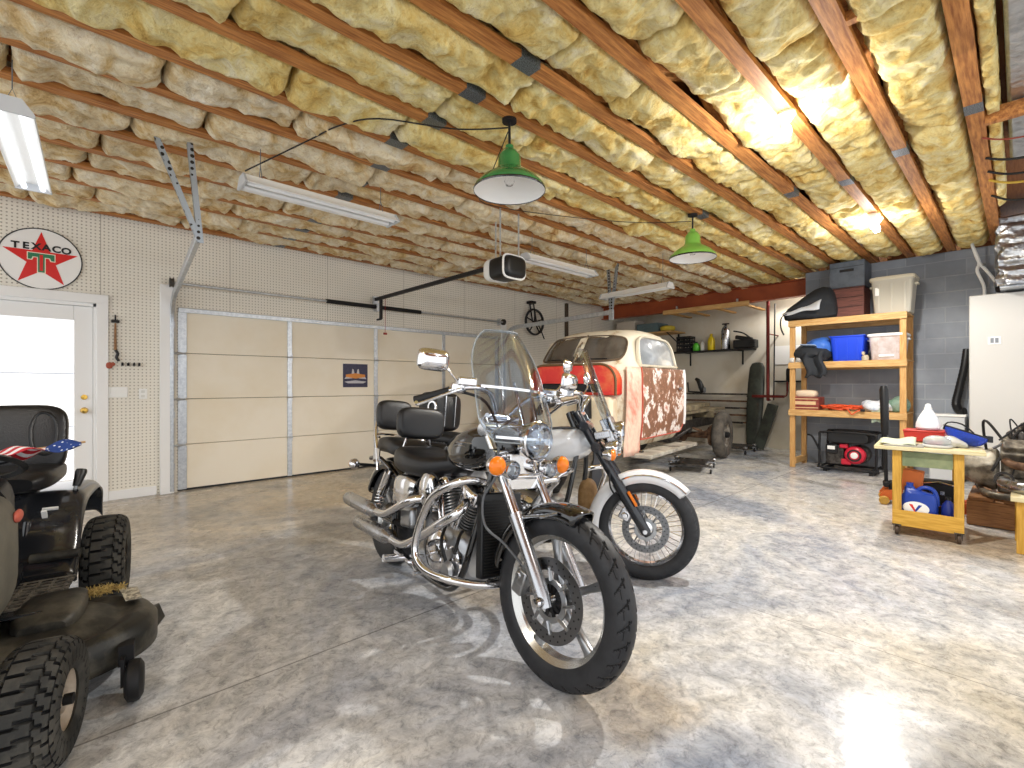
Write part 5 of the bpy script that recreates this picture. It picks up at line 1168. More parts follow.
g = G(); g.lathe([(0, -.2), (.10, -.2), (.11, -.12), (.07, -.10), (.075, .14), (.05, .2), (0, .2)], (1.35, .28, .50), (1, 0, 0), 24); g.box((1.05, .30, .45), (.2, .12, .14)); g.tube([(.3, .3, .45), (.7, .42, .52), (1.2, .36, .42), (1.6, .40, .5)], .03, 10, 5); g.build('gearbox', DARK, TK, bev=.004)
# front end under the bare cab: rails resting on stands
for s in (-1, 1):
    g = G(); g.lathe([(.13, 0), (.13, .02), (.05, .38), (.035, .40), (.035, .50), (.0, .50)], (3.75, s * .40, 0), (0, 0, 1), 4); g.box((3.75, s * .40, .51), (.10, .10, .02))
    g.build('jack_stand', mat('jack_stand_grey', '35363a', .5, .4), None); o = COL.objects[-1]; o.parent = None
    o.location = TK.location; o.rotation_euler = TK.rotation_euler
    tag(o, 'dark steel jack stand under the front of the truck frame on the %s side' % ('near' if s > 0 else 'wall'), 'jack stand')
# dollies on the floor
def dolly(label, x, y, rz):
    t = thing('wheel_dolly', label, 'dolly', (x, y, 0), rz)
    g = G(); 
    for s in (-1, 1): g.box((s * .28, 0, .11), (.07, .56, .03)); g.box((0, s * .16, .11), (.56, .06, .03))
    g.box((0, 0, .105), (.46, .30, .012)); g.build('plate', DARK, t, bev=.006)
    for sx in (-1, 1):
        for sy in (-1, 1):
            f = G().lathe([(0, -.012), (.03, -.012), (.034, 0), (.03, .012), (0, .012)], (sx * .28, sy * .27, .034), (0, 1, 0), 18).build('caster_wheel', BLKM, t)
            g = G(); g.box((sx * .28, sy * .27, .085), (.06, .06, .012)); g.box((sx * .28, sy * .292, .06), (.03, .005, .05)); g.box((sx * .28, sy * .248, .06), (.03, .005, .05)); g.ell((sx * .28, sy * .27, .13), (.035, .035, .02), n=14, m=8); g.build('caster_fork', STEEL, f)
    return t
dolly('steel wheel dolly on casters lying in front of the truck running board', 6.72, 3.30, radians(20))
dolly('steel wheel dolly on casters lying behind the truck rear wheel', 9.02, 3.62, radians(5))
# ================================================================ BACK WALL
BEAM = mat('red_oxide_steel', 'a4502a', .5, .1, '8a3f22', 3, lo=.4, hi=.7)
g = G(); g.box((9.2, 4.45, 2.91), (.014, 4.5, .28)); g.box((9.2, 4.45, 3.05), (.17, 4.5, .02)); g.box((9.2, 4.45, 2.775), (.17, 4.5, .02))
struct(g.build('trim_20', BEAM))
PINE = wood('pine_board', 'b9884c', 'd9b47a', (16, 1.2, 16)); PINEZ = wood('pine_post', 'b98448', 'd8ae70', (16, 16, 1.2)); PINEX = wood('pine_cross', 'b9884c', 'd6ae74', (1.2, 16, 16))
t = thing('overhead_lumber_rack', 'pale plank rack hanging under the red steel beam at the back', 'rack', (9.0, 4.2, 2.70))
G().box((0, 0, .03), (.04, 1.7, .09)).build('front_plank', PINE, t, bev=.004)
for y in (-.75, -.2, .35, .75): G().box((.5, y, .02), (.98, .07, .03)).build('slat', PINEX, t)
for y in (-.6, .6): G().box((.10, y, .08), (.03, .03, .14)).build('hanger', GALV, t)
# dark wall shelf with its brackets
t = thing('wall_shelf', 'dark wall shelf on brackets behind the truck cab', 'shelf', (9.97, 4.5, 1.96))
G().box((0, 0, 0), (.26, 1.75, .03)).build('board', BLKM, t)
for y in (-.62, .5): g = G(); g.box((.12, y, -.15), (.015, .03, .30)); g.box((-.0, y, -.025), (.24, .03, .015)); g.build('bracket', BLKM, t)
t = thing('milk_crate', 'black plastic crate on the dark wall shelf', 'crate', (9.97, 5.05, 1.976))
for k in range(5): G().box((0, 0, .03 + k * .075), (.24, .32, .045)).build('crate_band', BLK, t) if False else None
g = G(); g.box((0, 0, .01), (.24, .32, .02))
for k in range(4):
    for sx, dm in ((-.115, (.012, .32, .045)), (.115, (.012, .32, .045))): g.box((sx, 0, .05 + k * .085), dm)
    for sy in (-.155, .155): g.box((0, sy, .05 + k * .085), (.24, .012, .045))
for sx in (-.112, .112):
    for k in range(6): g.box((sx, -.15 + k * .06, .17), (.014, .014, .32))
for sy in (-.15, 0, .15): g.box((-.10, sy, .17), (.02, .02, .32))
g.build('crate_body', BLK, t)
def bottle(nm, label, x, y, z, h, r, m, cap, capm):
    t = thing(nm, label, 'bottle', (x, y, z))
    G().lathe([(.0, 0), (r * .9, 0), (r, .01), (r, h * .55), (r * .85, h * .70), (r * .4, h * .84), (r * .36, h * .88), (.0, h * .88)], n=20).build('body', m, t)
    G().lathe([(.0, h * .88), (r * .42, h * .88), (r * .42, h * .98), (r * .3, h), (.0, h)], n=16).build('cap', capm, t); return t
bottle('oil_bottle', 'bright green bottle lying between the black crate and the white bottle', 9.95, 4.80, 1.976, .20, .075, mat('bright_green_plastic', '52b531', .35), 1, BLK)
bottle('spray_bottle', 'small white bottle next to the bright green one on the dark shelf', 9.95, 4.66, 1.976, .22, .045, WHITE, 1, mat('cap_grey', 'b8bdbe', .4))
bottle('oil_jug', 'tall yellow bottle in the middle of the dark wall shelf', 9.95, 4.47, 1.976, .35, .075, mat('yellow_plastic', 'e3c81f', .35), 1, mat('yellow_cap', 'd0b21a', .4))
t = thing('steel_sprayer', 'silver steel pressure sprayer cylinder on the dark wall shelf', 'sprayer', (9.95, 4.17, 1.976))
G().lathe([(.0, 0), (.085, 0), (.09, .015), (.09, .38), (.07, .43), (.03, .45), (.0, .45)], n=28).build('tank', STEEL, t)
g = G(); g.cyl((0, 0, .45), (0, 0, .52), .025, n=12); g.box((0, 0, .53), (.03, .14, .025)); g.tube([(-.03, 0, .48), (-.10, .02, .42), (-.11, .03, .2)], .010, 8, 4); g.build('pump_head', BLK, t)
t = thing('tool_case', 'bulky black tool bag piled on the right end of the dark wall shelf', 'tool bag', (9.97, 3.78, 1.976))
g = G(); g.box((0, 0, .09), (.22, .42, .17)); g.box((.0, .03, .21), (.18, .30, .08), (.2, 0, 0)); g.build('bag_body', BLK, t, bev=.02)
g = G(); g.tube([(-.10, -.18, .15), (-.10, .0, .30), (-.09, .20, .36)], .015, 8, 4); g.build('handle', BLKM, t); G().box((-.1, -.17, .13), (.06, .10, .08)).build('side_pocket', BLKM, t, bev=.01)
# corner: high shelf with boxes
t = thing('corner_shelf', 'high shelf in the far back corner above the truck roof', 'shelf', (9.75, 5.85, 2.40))
G().box((0, 0, 0), (.6, 1.5, .03)).build('board', PINE, t)
for y in (-.6, .6): g = G(); g.box((.28, y, -.12), (.03, .03, .24)); g.tube([(-.25, y, -.01), (.28, y, -.23)], .012, 6); g.build('bracket', BLKM, t)
tag(G().box((0, 0, .14), (.40, .5, .28)).box((0, 0, .29), (.42, .52, .03)).build('storage_box', mat('pale_carton', 'cfc4b4', .7), bev=.01, loc=(9.7, 6.3, 2.416)), 'pale carton on the high corner shelf near the garage wall', 'box')
tag(G().box((0, 0, .10), (.42, .55, .20)).tube([(-.21, -.1, .1), (-.25, 0, .1), (-.21, .1, .1)], .012, 6, 3).build('hard_case', mat('grey_blue_case', '5f7478', .45), bev=.02, loc=(9.7, 5.72, 2.416)), 'grey blue hard case on the high corner shelf above the truck roof', 'case')
tag(G().lathe([(.10, 0), (.15, .02), (.16, .06), (.15, .10), (.10, .12), (.11, .06)], n=28, closed=True).build('hose_coil', mat('yellow_hose', 'c9b436', .5), loc=(9.6, 5.28, 2.416)), 'yellow coiled hose at the right end of the high corner shelf', 'hose')
struct(G().box((7.85, YW - .03, 1.5), (.06, .06, 3.0)).build('trim_21', mat('dark_wall_post', '4f4438', .6)))
# red pole with hooked top, white sheet, little ledge with can
RED = mat('dark_red_steel', '6f2520', .45, .4)
t = thing('pipe_clamp', 'tall dark red steel pole with a hooked top hanging from the beam', 'clamp', (9.55, 3.22, 0))
g = G(); g.tube([(0, 0, .95), (0, 0, 2.86)], .03, 12); g.build('pole', RED, t)
g = G(); g.tube([(0, -.10, .96), (0, -.12, 2.75)], .012, 8); g.tube([(0, .02, 2.84), (-.02, -.02, 2.98), (-.02, -.14, 3.03), (-.02, -.26, 2.97), (0, -.30, 2.84)], .016, 10, 5); g.build('hook', BLKM, t)
g = G(); g.box((0, 0, 1.03), (.06, .55, .05)); g.tube([(0, -.25, 1.04), (0, -.32, 1.06), (0, -.33, 1.30)], .014, 8, 3); g.tube([(0, .0, .96), (.10, .0, .96)], .02, 8); g.build('jaw', RED, t)
G().cyl((.03, 0, 2.2), (.54, 0, 2.2), .012, n=8).build('wall_stay', RED, t)
tag(G().box((0, 0, 0), (.006, .48, .36)).build('paper_notice', WHITE, loc=(10.09, 3.05, 1.82)), 'blank white sheet pinned on the back wall beside the wooden shelves', 'paper')
t = thing('wall_ledge', 'short dark ledge on the back wall under the blank white sheet', 'ledge', (9.99, 2.85, 1.31))
G().box((0, 0, 0), (.20, .75, .03)).build('board', BLKM, t); G().box((.08, .2, -.10), (.03, .03, .18)).build('bracket', RED, t)
tag(G().lathe([(0, 0), (.055, 0), (.06, .01), (.06, .20), (.05, .23), (.03, .235), (.03, .25), (0, .25)], n=20).build('paint_can', BLK, loc=(9.97, 2.98, 1.326)), 'black can standing on the short dark ledge', 'can')
# fender leaning on the wall and steel stock rack
t = thing('truck_side_board', 'long dark green truck side board leaning upright against the back wall', 'truck panel', (9.55, 3.50, 0), 0)
GRN = mat('dark_green_paint', '3c423a', .5, 0, '2a2d29', 6); T = Matrix.Rotation(.16, 4, 'Y')
g = G(T); R = []
for z, w_, d in ((.015, .10, .02), (.3, .13, .03), (.8, .15, .045), (1.3, .15, .05), (1.6, .135, .045), (1.68, .10, .03), (1.70, .05, .015)):
    R.append([V((d * sse(sin(2 * pi * j / 24), .7), w_ * sse(cos(2 * pi * j / 24), .6), z)) for j in range(24)])
g.rings(R); g.build('panel', GRN, t)
g = G(Matrix.Rotation(.25, 4, 'Y')); g.box((-.06, -.22, .46), (.03, .20, .88), (.22, 0, 0)); g.build('splash_apron', GRN, t, bev=.012)
t = thing('steel_stock_rack', 'rack of long dusty steel bars along the back wall behind the truck wheel', 'rack', (9.80, 4.55, 0))
for y in (-.9, .9): g = G(); g.box((.22, y, .56), (.05, .05, 1.12)); g.box((.1, y, .02), (.35, .05, .04)); g.build('upright', DARK, t)
for k, z in enumerate((.45, .60, .74, .88, 1.02)):
    for y in (-.9, .9): G().box((.06, y, z), (.30, .03, .03)).build('arm', DARK, t)
    g = G(); random.seed(k)
    g.box((.0, random.uniform(-.1, .1), z + .035), (.05, 2.0 - random.random() * .4, .035)); 
    b_ = g.build('stock_bar', (DARK, RUST)[k % 2], t)
    G().box((.09, random.uniform(-.1, .1), z + .035), (.07, 1.9 - random.random() * .5, .03)).build('stock_bar', (RUST, DARK)[k % 2], t)
t = thing('hand_grinder', 'black curved hand tool standing on the steel stock rack', 'power tool', (9.80, 4.62, 1.075))
g = G(); g.tube([(0, -.02, .0), (0, .0, .12), (0, .05, .24), (0, .12, .30)], [.03, .06, .05, .03], 12, 4); g.build('body', BLK, t)
G().lathe([(0, 0), (.06, 0), (.06, .01), (0, .012)], (0, -.08, .06), (0, 1, 0), 20).build('guard', GREY, t); G().tube([(0, .02, .01), (0, .28, .02), (0, .30, .22)], .018, 8).build('side_handle', BLK, t)
# ================================================================ WOODEN SHELVES ON THE BLOCK WALL
t = thing('wooden_shelf_unit', 'pine shelf unit with three loaded shelves against the grey block wall', 'shelf unit', (8.05, 1.71, 0))
W2 = .675; D = .56
for sx, x in ((0, .0), (1, D)):
    for s in (-1, 1): G().box((x, s * (W2 - .02), 1.10), (.045, .07, 2.20)).build('post', PINEZ, t, bev=.004)
for z in (.86, 1.57, 2.20):
    G().box((-.035, 0, z - .037), (.04, 2 * W2 + .05, .078)).build('front_rail', PINE, t, bev=.003)
    G().box((D + .035, 0, z - .045), (.035, 2 * W2, .09)).build('back_rail', PINE, t)
    G().box((D / 2, 0, z + .008), (D + .10, 2 * W2 + .04, .016)).build('shelf_board', PINE, t)
for s in (-1, 1): G().box((D / 2, s * (W2 - .05), .10), (D, .035, .09)).build('foot_rail', PINEX, t)
SZ = {1: .877, 2: 1.587, 3: 2.217}
# top shelf
t = thing('duffel_bag', 'black and grey bag slumped over the left end of the top wooden shelf', 'bag', (8.17, 2.13, SZ[3]), 0)
g = G(); R = []
for y, zc, hx, hz in ((-.32, .14, .10, .10), (-.27, .25, .18, .24), (-.05, .23, .22, .23), (.15, .16, .26, .16), (.30, .10, .24, .10), (.37, .06, .12, .05)):
    R.append([V((hx * sse(cos(2 * pi * j / 24), .8), y, max(zc + hz * sse(sin(2 * pi * j / 24), .8), .004))) for j in range(24)])
g.rings(R)
for v in g.v: n_ = noise.noise(v * 5) * .05 + noise.noise(v * 13) * .02; v.x += n_; v.y += n_ * .5; v.z = max(v.z + n_, .002)
g.build('bag_body', mat('black_nylon', '26292e', .78, bump=.5, bscale=14, scale=8), t, sub=1)
g = G()
def pan(u, v): y = -.16 + .50 * u; a = radians(95 + 85 * v); return V((-.03 + .275 * cos(a) * (1 - .2 * u), y, .10 - .05 * u + (.17 - .09 * u) * sin(a) + .03 + .012 * sin(u * 9 + v * 4)))
g.grid(pan, 12, 8); g.build('grey_panel', mat('light_grey_nylon', 'cfd3d9', .7), t, solid=.012)
g = G(); g.tube([(-.20, .25, .12), (-.30, .33, .05), (-.31, .34, -.10), (-.30, .30, -.22)], .016, 8, 4, flat=.4); g.build('strap', mat('black_strap', '1a1b1e', .6), t)
BRC = mat('red_brown_crate', '5f3a34', .65, 0, '7a4a40', 5, stretch=(1, 1, 12))
t = thing('wooden_crate', 'red brown wooden crate under the slate grey one on the top shelf', 'crate', (8.38, 1.70, SZ[3]))
G().box((0, 0, .215), (.42, .40, .43)).build('crate_box', BRC, t, bev=.006)
g = G()
for z in (.02, .155, .29, .415): g.box((-.2125, 0, z), (.005, .39, .008))
g.build('board_seam', mat('crate_seam_dark', '33211f', .8), t)
SLT = mat('slate_grey_paint', '5b636e', .5, 0, '4a515b', 5)
t = thing('slate_grey_crate', 'slate grey crate with a hand slot stacked right under the ceiling', 'crate', (8.38, 1.70, SZ[3] + .432))
G().box((0, 0, .185), (.46, .42, .37)).build('crate_box', SLT, t, bev=.006)
g = G(); g.box((-.232, 0, .24), (.012, .17, .035)); g.build('hand_slot', BLKM, t, bev=.004)
G().box((-.232, 0, .29), (.008, .40, .008)).build('lid_seam', mat('slate_seam', '353b43', .6), t)
def tote(nm, label, cat, x, y, z, sx, sy, h, m, lidm, ribs=4, lid=True, extra=None):
    t = thing(nm, label, cat, (x, y, z))
    g = G(); R = []
    for zz, q in ((.0, .84), (.01, .86), (h * .9, .98), (h * .93, 1.03), (h * .97, 1.03)):
        R.append([V((sx / 2 * q * sse(cos(2 * pi * j / 40), .22), sy / 2 * q * sse(sin(2 * pi * j / 40), .22), zz)) for j in range(40)])
    g.rings(R)
    for k in range(ribs): g.box((-sx / 2 * .93, (k - (ribs - 1) / 2) * sy / ribs * .9, h * .45), (.014, .02, h * .8), (0, -.09, 0))
    g.build('tub', m, t)
    if lid:
        g = G(); R = []
        for zz, q in ((h * .955, 1.05), (h * .96, 1.08), (h * 1.03, 1.08), (h * 1.05, 1.05), (h * 1.05, .95), (h * 1.07, .9)):
            R.append([V((sx / 2 * q * sse(cos(2 * pi * j / 40), .22), sy / 2 * q * sse(sin(2 * pi * j / 40), .22), zz)) for j in range(40)])
        g.rings(R); g.build('lid', lidm, t)
    g = G()
    for s in (-1, 1): g.box((0, s * sy / 2 * 1.05, h * .82), (sx * .3, .04, .025))
    g.build('handle', lidm if lid else m, t, bev=.005)
    return t
t = tote('storage_tote', 'beige grey lidded storage tote on the right end of the top shelf', 'storage tote', 8.27, 1.18, SZ[3], .42, .46, .47, mat('beige_tote', 'b9b4a6', .5), mat('beige_tote_lid', 'c9c2ae', .5), 3)
G().box((-.21, .155, .30), (.008, .045, .11)).build('clip', WHITE, t, bev=.003)
# middle shelf
t = tote('storage_tote', 'bright blue storage tote in the middle of the second shelf', 'storage tote', 8.25, 1.68, SZ[2], .42, .42, .37, mat('blue_tote', '1f47d6', .35), mat('blue_tote_lid', '2a55e0', .35), 3, lid=False)
G().box((0, 0, .355), (.43, .43, .012)).build('lid', mat('blue_tote_lid', '2a55e0', .35), t, bev=.004)
t = tote('storage_tote', 'cloudy clear storage tote beside the bright blue one', 'storage tote', 8.25, 1.235, SZ[2], .42, .40, .34, mat('cloudy_plastic', 'cfc6c4', .35, 0, 'b8a49c', 7), WHITE, 2)
G().box((-.198, 0, .06), (.006, .16, .03)).build('label_strip', WHITE, t)
t = thing('jacket_pile', 'blue and black jackets heaped at the left of the second shelf', 'jackets', (8.18, 2.12, SZ[2]))
def lump(cx, cy, cz, rx, ry, rz, sd, nm, m, zmin=.003):
    g = G(); g.ell((cx, cy, cz), (rx, ry, rz), n=28, m=18)
    for v in g.v:
        n_ = noise.noise(V((v.x * 7 + sd, v.y * 7, v.z * 7))) * .05 + noise.noise(V((v.x * 18, v.y * 18 + sd, v.z * 18))) * .02
        v.x += n_; v.y += n_ * .6; v.z = max(v.z + n_, zmin)
    return g.build(nm, m, t)
lump(.05, -.08, .20, .20, .18, .17, 1, 'blue_jacket', mat('blue_nylon', '3f6fc4', .45))
lump(-.02, .02, .12, .22, .26, .13, 5, 'black_jacket', mat('black_nylon', '23262b', .5))
g = G()
def sl(u, v): return V((-.22 - .03 * sin(v * 9) - .02 * u, -.20 + .26 * v + .03 * sin(u * 6), .14 - .36 * u + .02 * sin(v * 12)))
g.grid(sl, 12, 12); g.build('hanging_sleeve', mat('black_nylon', '23262b', .5), t, solid=.03)
g = G(); g.box((-.14, .02, .235), (.18, .20, .012), (.1, .2, 0)); g.build('grey_stripe', mat('pale_blue_stripe', '9fb4d0', .5), t, bev=.005)
for k, (y, c) in enumerate(((2.37, 'd8d6d2'), (2.27, 'c5c1ba'))):
    tag(G().box((0, 0, .035), (.06, .07, .07)).lathe([(0, 0), (.025, 0), (.025, .02), (0, .022)], (-.03, 0, .04), (-1, 0, 0), 16).build('small_camera', mat('cam_grey_%d' % k, c, .4, .3), bev=.006, loc=(8.03, y, SZ[2])), ['small pale round fronted gadget at the far left edge of the second shelf', 'small grey round fronted gadget beside the hanging black sleeve'][k], 'gadget')
tag(G().lathe([(0, 0), (.04, 0), (.042, .05), (.03, .07), (.02, .075), (0, .076)], n=18).box((0, .02, .10), (.05, .03, .04)).build('spray_nozzle', mat('tan_plastic', 'b5a88f', .5), loc=(8.03, 1.46, SZ[2])), 'small tan gadget in front of the gap between the two totes', 'gadget')
# lower shelf
t = thing('printed_carton', 'dark red printed carton with a pale bundle on top, on the lower shelf', 'carton', (8.20, 2.20, SZ[1]))
G().box((0, 0, .095), (.30, .36, .19)).build('carton', mat('dark_red_print', '7a2c26', .55, 0, '8f4a3c', 14), t, bev=.004)
g = G(); g.box((-.152, 0, .10), (.004, .28, .05)); g.box((-.152, 0, .16), (.004, .34, .012)); g.box((-.152, 0, .03), (.004, .34, .012)); g.build('print_band', mat('cream_print', 'd9b98c', .6), t)
g = G(); g.ell((0, .02, .235), (.11, .15, .06), n=20, m=10, p=.6); g.build('pale_bundle', mat('pale_cloth', 'ddc8ae', .8, bump=.3), t)
t = thing('extension_cord', 'orange red extension cord coiled in the middle of the lower shelf', 'cord', (8.15, 1.75, SZ[1]))
random.seed(5); pts = []
for k in range(90):
    a = k * .62; r = .12 + .05 * sin(k * 1.7); pts.append((r * cos(a) * .9, r * 1.55 * sin(a) + .02 * sin(k), .012 + .0006 * k + .01 * (1 + sin(k * 2.1))))
pts += [(-.15, -.05, .045), (-.185, -.10, .03), (-.195, -.15, -.04), (-.19, -.20, .0), (-.16, -.26, .03)]
G().tube(pts, .009, 6, 3).build('cord', mat('orange_cord', 'd9532a', .5), t); G().box((-.17, -.27, .02), (.05, .05, .035)).build('plug', BLK, t, bev=.006)
t = thing('folded_clothes', 'heap of white, blue and green cloth at the right of the lower shelf', 'cloths', (8.2, 1.28, SZ[1]))
lump(0, .08, .08, .18, .17, .085, 11, 'white_cloth', mat('white_blue_cloth', 'e3e8ef', .8, 0, '9fb2cc', 9, lo=.5, hi=.7)); lump(.05, -.16, .10, .15, .12, .10, 17, 'green_cloth', mat('green_cloth', '6f8f7c', .8, 0, '93a89a', 8))
g = G()
def sl2(u, v): return V((-.165 - .015 * sin(v * 8), -.05 + .16 * v, .06 - .20 * u + .01 * sin(v * 12)))
g.grid(sl2, 10, 10); g.build('hanging_cloth', mat('pale_green_cloth', 'a9b8a4', .8), t, solid=.012)
# generator
t = thing('portable_generator', 'black framed portable generator with a red recoil cover, on the floor under the shelves', 'generator', (8.20, 1.66, 0))
def hoop(x): return [(x, -.31, .06), (x, .31, .06), (x, .33, .12), (x, .33, .50), (x, .27, .57), (x, -.27, .57), (x, -.33, .50), (x, -.33, .12)]
for x in (-.22, .22): G().tube(hoop(x), .016, 10, 3, closed=True).build('frame_hoop', BLKM, t)
g = G()
for y, z in ((.31, .08), (-.31, .08), (.29, .56), (-.29, .56)): g.cyl((-.22, y, z), (.22, y, z), .014, n=8)
g.build('frame_tie', BLKM, t)
g = G(); g.body([(-.22, .50, .20, .05, .5), (-.18, .50, .25, .08, .45), (.18, .50, .25, .08, .45), (.22, .50, .20, .05, .5)], 28, 3); g.build('fuel_tank', BLK, t)
g = G(); g.box((0, .16, .25), (.34, .22, .28)); g.cyl((-.05, -.1, .26), (.12, -.1, .26), .13, n=24); g.build('engine_block', DARK, t, bev=.01)
g = G(); g.lathe([(.0, .03), (.04, .03), (.05, .04), (.09, .035), (.115, .02), (.125, .0), (.125, -.06)], (-.17, -.08, .26), (-1, 0, 0), 32); rc = g.build('recoil_cover', mat('engine_red', 'c5243a', .35), t)
g = G(); g.lathe([(.0, .0), (.045, .0), (.04, .012), (0, .014)], (-.205, -.08, .26), (-1, 0, 0), 20); g.build('recoil_badge', WHITE, rc)
g = G(); g.lathe([(.06, 0), (.085, 0), (.085, .006), (.06, .006)], (-.203, -.08, .26), (-1, 0, 0), 28, closed=True); g.build('vent_ring', BLK, rc)
g = G(); g.box((-.19, .19, .33), (.05, .14, .13)); g.build('control_box', BLK, t, bev=.01); G().box((-.218, .19, .35), (.006, .09, .05)).build('control_label', WHITE, t)
g = G(); g.box((-.15, .02, .16), (.08, .12, .08)); g.box((-.16, .05, .38), (.06, .10, .06)); g.build('air_filter', mat('engine_red', 'c5243a', .35), t, bev=.012)
for s in (-1, 1): g = G(); g.box((0, s * .27, .03), (.40, .05, .06)); g.build('rubber_foot', BLK, t)
g = G(); g.tube([(-.22, .33, .30), (-.32, .40, .50), (-.30, .46, .52)], .014, 8, 3); g.build('handle', BLKM, t)
# ================================================================ ROLLING CART AND ITS LOAD
YEL = wood('yellow_stained_wood', 'b5862b', 'd2a548', (16, 16, 1.5)); YELY = wood('yellow_stained_board', 'c08f2e', 'dcae4c', (16, 1.5, 16))
CRZ = radians(5)
cx, cy = 5.41, .545
t = thing('rolling_cart', 'yellow stained wooden cart on casters in front of the block wall', 'cart', (cx, cy, 0), CRZ)
G().box((0, 0, .725), (.74, .68, .03)).build('cart_top', wood('worn_plywood', 'c9bb8a', 'ddd3ae', (2, 2, 20)), t, bev=.004)
for sx in (-1, 1):
    for s in (-1, 1):
        G().box((sx * .31, s * .19, .40), (.045, .06, .62)).build('leg', YEL, t, bev=.004)
        c = G().lathe([(0, -.014), (.032, -.014), (.038, -.008), (.038, .008), (.032, .014), (0, .014)], (sx * .31, s * .19, .039), (0, 1, 0), 22).build('caster', mat('caster_wheel_brown', '4a3a2c', .5), t)
        g = G(); g.box((sx * .31, s * .19, .087), (.07, .06, .008)); g.box((sx * .31, s * .19 + .02, .06), (.03, .004, .06)); g.box((sx * .31, s * .19 - .02, .06), (.03, .004, .06)); g.build('caster_fork', DARK, c)
for sx in (-1, 1): G().box((sx * .325, 0, .145), (.02, .44, .13)).build('shelf_apron', YELY, t, bev=.003)
G().box((0, 0, .135), (.62, .42, .02)).build('bottom_shelf', YELY, t)
G().box((-.315, 0, .64), (.02, .31, .12)).build('top_apron', mat('faded_green_board', '6f7a5a', .7, 0, '88906c', 6), t)
CT = .741; CB = .146
def cart(x, y): return (cx + x * cos(CRZ) - y * sin(CRZ), cy + x * sin(CRZ) + y * cos(CRZ))
def on(nm, label, cat, x, y, z, rz=0): p = cart(x, y); return thing(nm, label, cat, (p[0], p[1], z), rz)
t = on('folded_papers', 'pale green folded papers on the left front of the cart top', 'papers', -.18, .17, CT, .1)
def pg(u, v): return V((-.13 + .26 * u, -.10 + .24 * v, .014 + .05 * abs(sin(u * 2.4)) * (1 - .5 * v) + .008 * sin(v * 9)))
g = G(); g.grid(pg, 14, 14); g.build('sheet', mat('pale_green_paper', 'c9cfb6', .7), t, solid=.006); G().box((-.05, -.02, .005), (.24, .26, .01)).build('booklet', mat('grey_booklet', '9d9a92', .6), t)
t = on('clear_face_mask', 'clear plastic half mask in the middle of the cart top', 'mask', -.2, -.06, CT)
g = G(); g.ell((0, 0, .045), (.08, .09, .05), n=24, m=14, p=.9); g.build('mask_shell', mat('frosted_plastic', 'dfe4e8', .15, trans=.6, ior=1.3), t); g = G(); g.tube([(-.07, -.07, .012), (-.09, 0, .012), (-.07, .07, .012), (.07, .08, .012), (.08, 0, .012), (.07, -.08, .012)], .012, 8, 4, closed=True); g.build('mask_seal', mat('seal_grey', 'c4c5c2', .5), t)
t = on('clear_plastic_bag', 'crumpled clear plastic wrapper next to the blue visor', 'bag', -.10, -.16, CT)
lump(0, 0, .035, .10, .08, .045, 23, 'film', mat('clear_film', 'e8e6dc', .2, trans=.35), .002)
t = on('welding_visor', 'translucent blue visor helmet lying on its back on the right of the cart top', 'visor', -.02, -.235, CT, radians(20))
def vis(u, v):
    a = 2 * pi * u; q = .06 + .94 * v; b_ = q * radians(92); p = V((.10 * sin(b_) * cos(a), .135 * sin(b_) * sin(a), .115 * (1 - cos(b_)) + .05 * q * sin(a))); return V((p.x, p.y, max(p.z, .0) + .006))
g = G(); g.grid(vis, 40, 14); g.build('visor_shell', mat('blue_visor', '4f74e0', .12, trans=.7, ior=1.3), t, solid=.006)
g = G(); g.ell((0, .0, .05), (.06, .085, .035), n=24, m=10); g.build('visor_bowl', mat('dark_blue_plastic', '1c2c78', .3), t); g = G(); g.tube([vis(u / 40, 1) for u in range(40)], .006, 6, closed=True); g.build('visor_rim', BLK, t); g = G(); g.box((.0, -.145, .07), (.06, .03, .05)); g.tube([(0, .14, .14), (-.03, .12, .20), (-.06, .04, .19), (-.07, -.03, .12)], .006, 6, 3); g.build('headband', BLK, t)
t = on('red_tool_tray', 'red plastic bin at the back of the cart top under a white sack', 'bin', .22, .02, CT)
g = G(); g.box((0, 0, .05), (.20, .26, .09), taper=1.08); g.box((0, 0, .10), (.23, .29, .018)); g.build('bin_body', mat('red_plastic', 'b8322c', .4), t, bev=.01)
p = cart(.22, .0); t = thing('white_sack', 'white plastic sack with a twisted neck standing on the red bin', 'sack', (p[0], p[1], CT + .112))
g = G(); R = []
for z, r in ((.002, .11), (.02, .13), (.06, .125), (.11, .105), (.15, .08), (.18, .058), (.205, .04), (.225, .034), (.25, .03), (.262, .012)):
    r *= .68; z *= .88
    R.append([V((r * (1 + .16 * sin(5 * 2 * pi * j / 40 + z * 9) * (z / .2)) * cos(2 * pi * j / 40), r * (1 + .10 * cos(6 * 2 * pi * j / 40) * (z / .2)) * sin(2 * pi * j / 40), z)) for j in range(40)])
g.rings(R); g.build('sack_body', mat('white_poly', 'eceff4', .4), t); G().lathe([(.026, .186), (.031, .190), (.026, .194), (.021, .190)], n=18, closed=True).build('tie', WHITE, t)
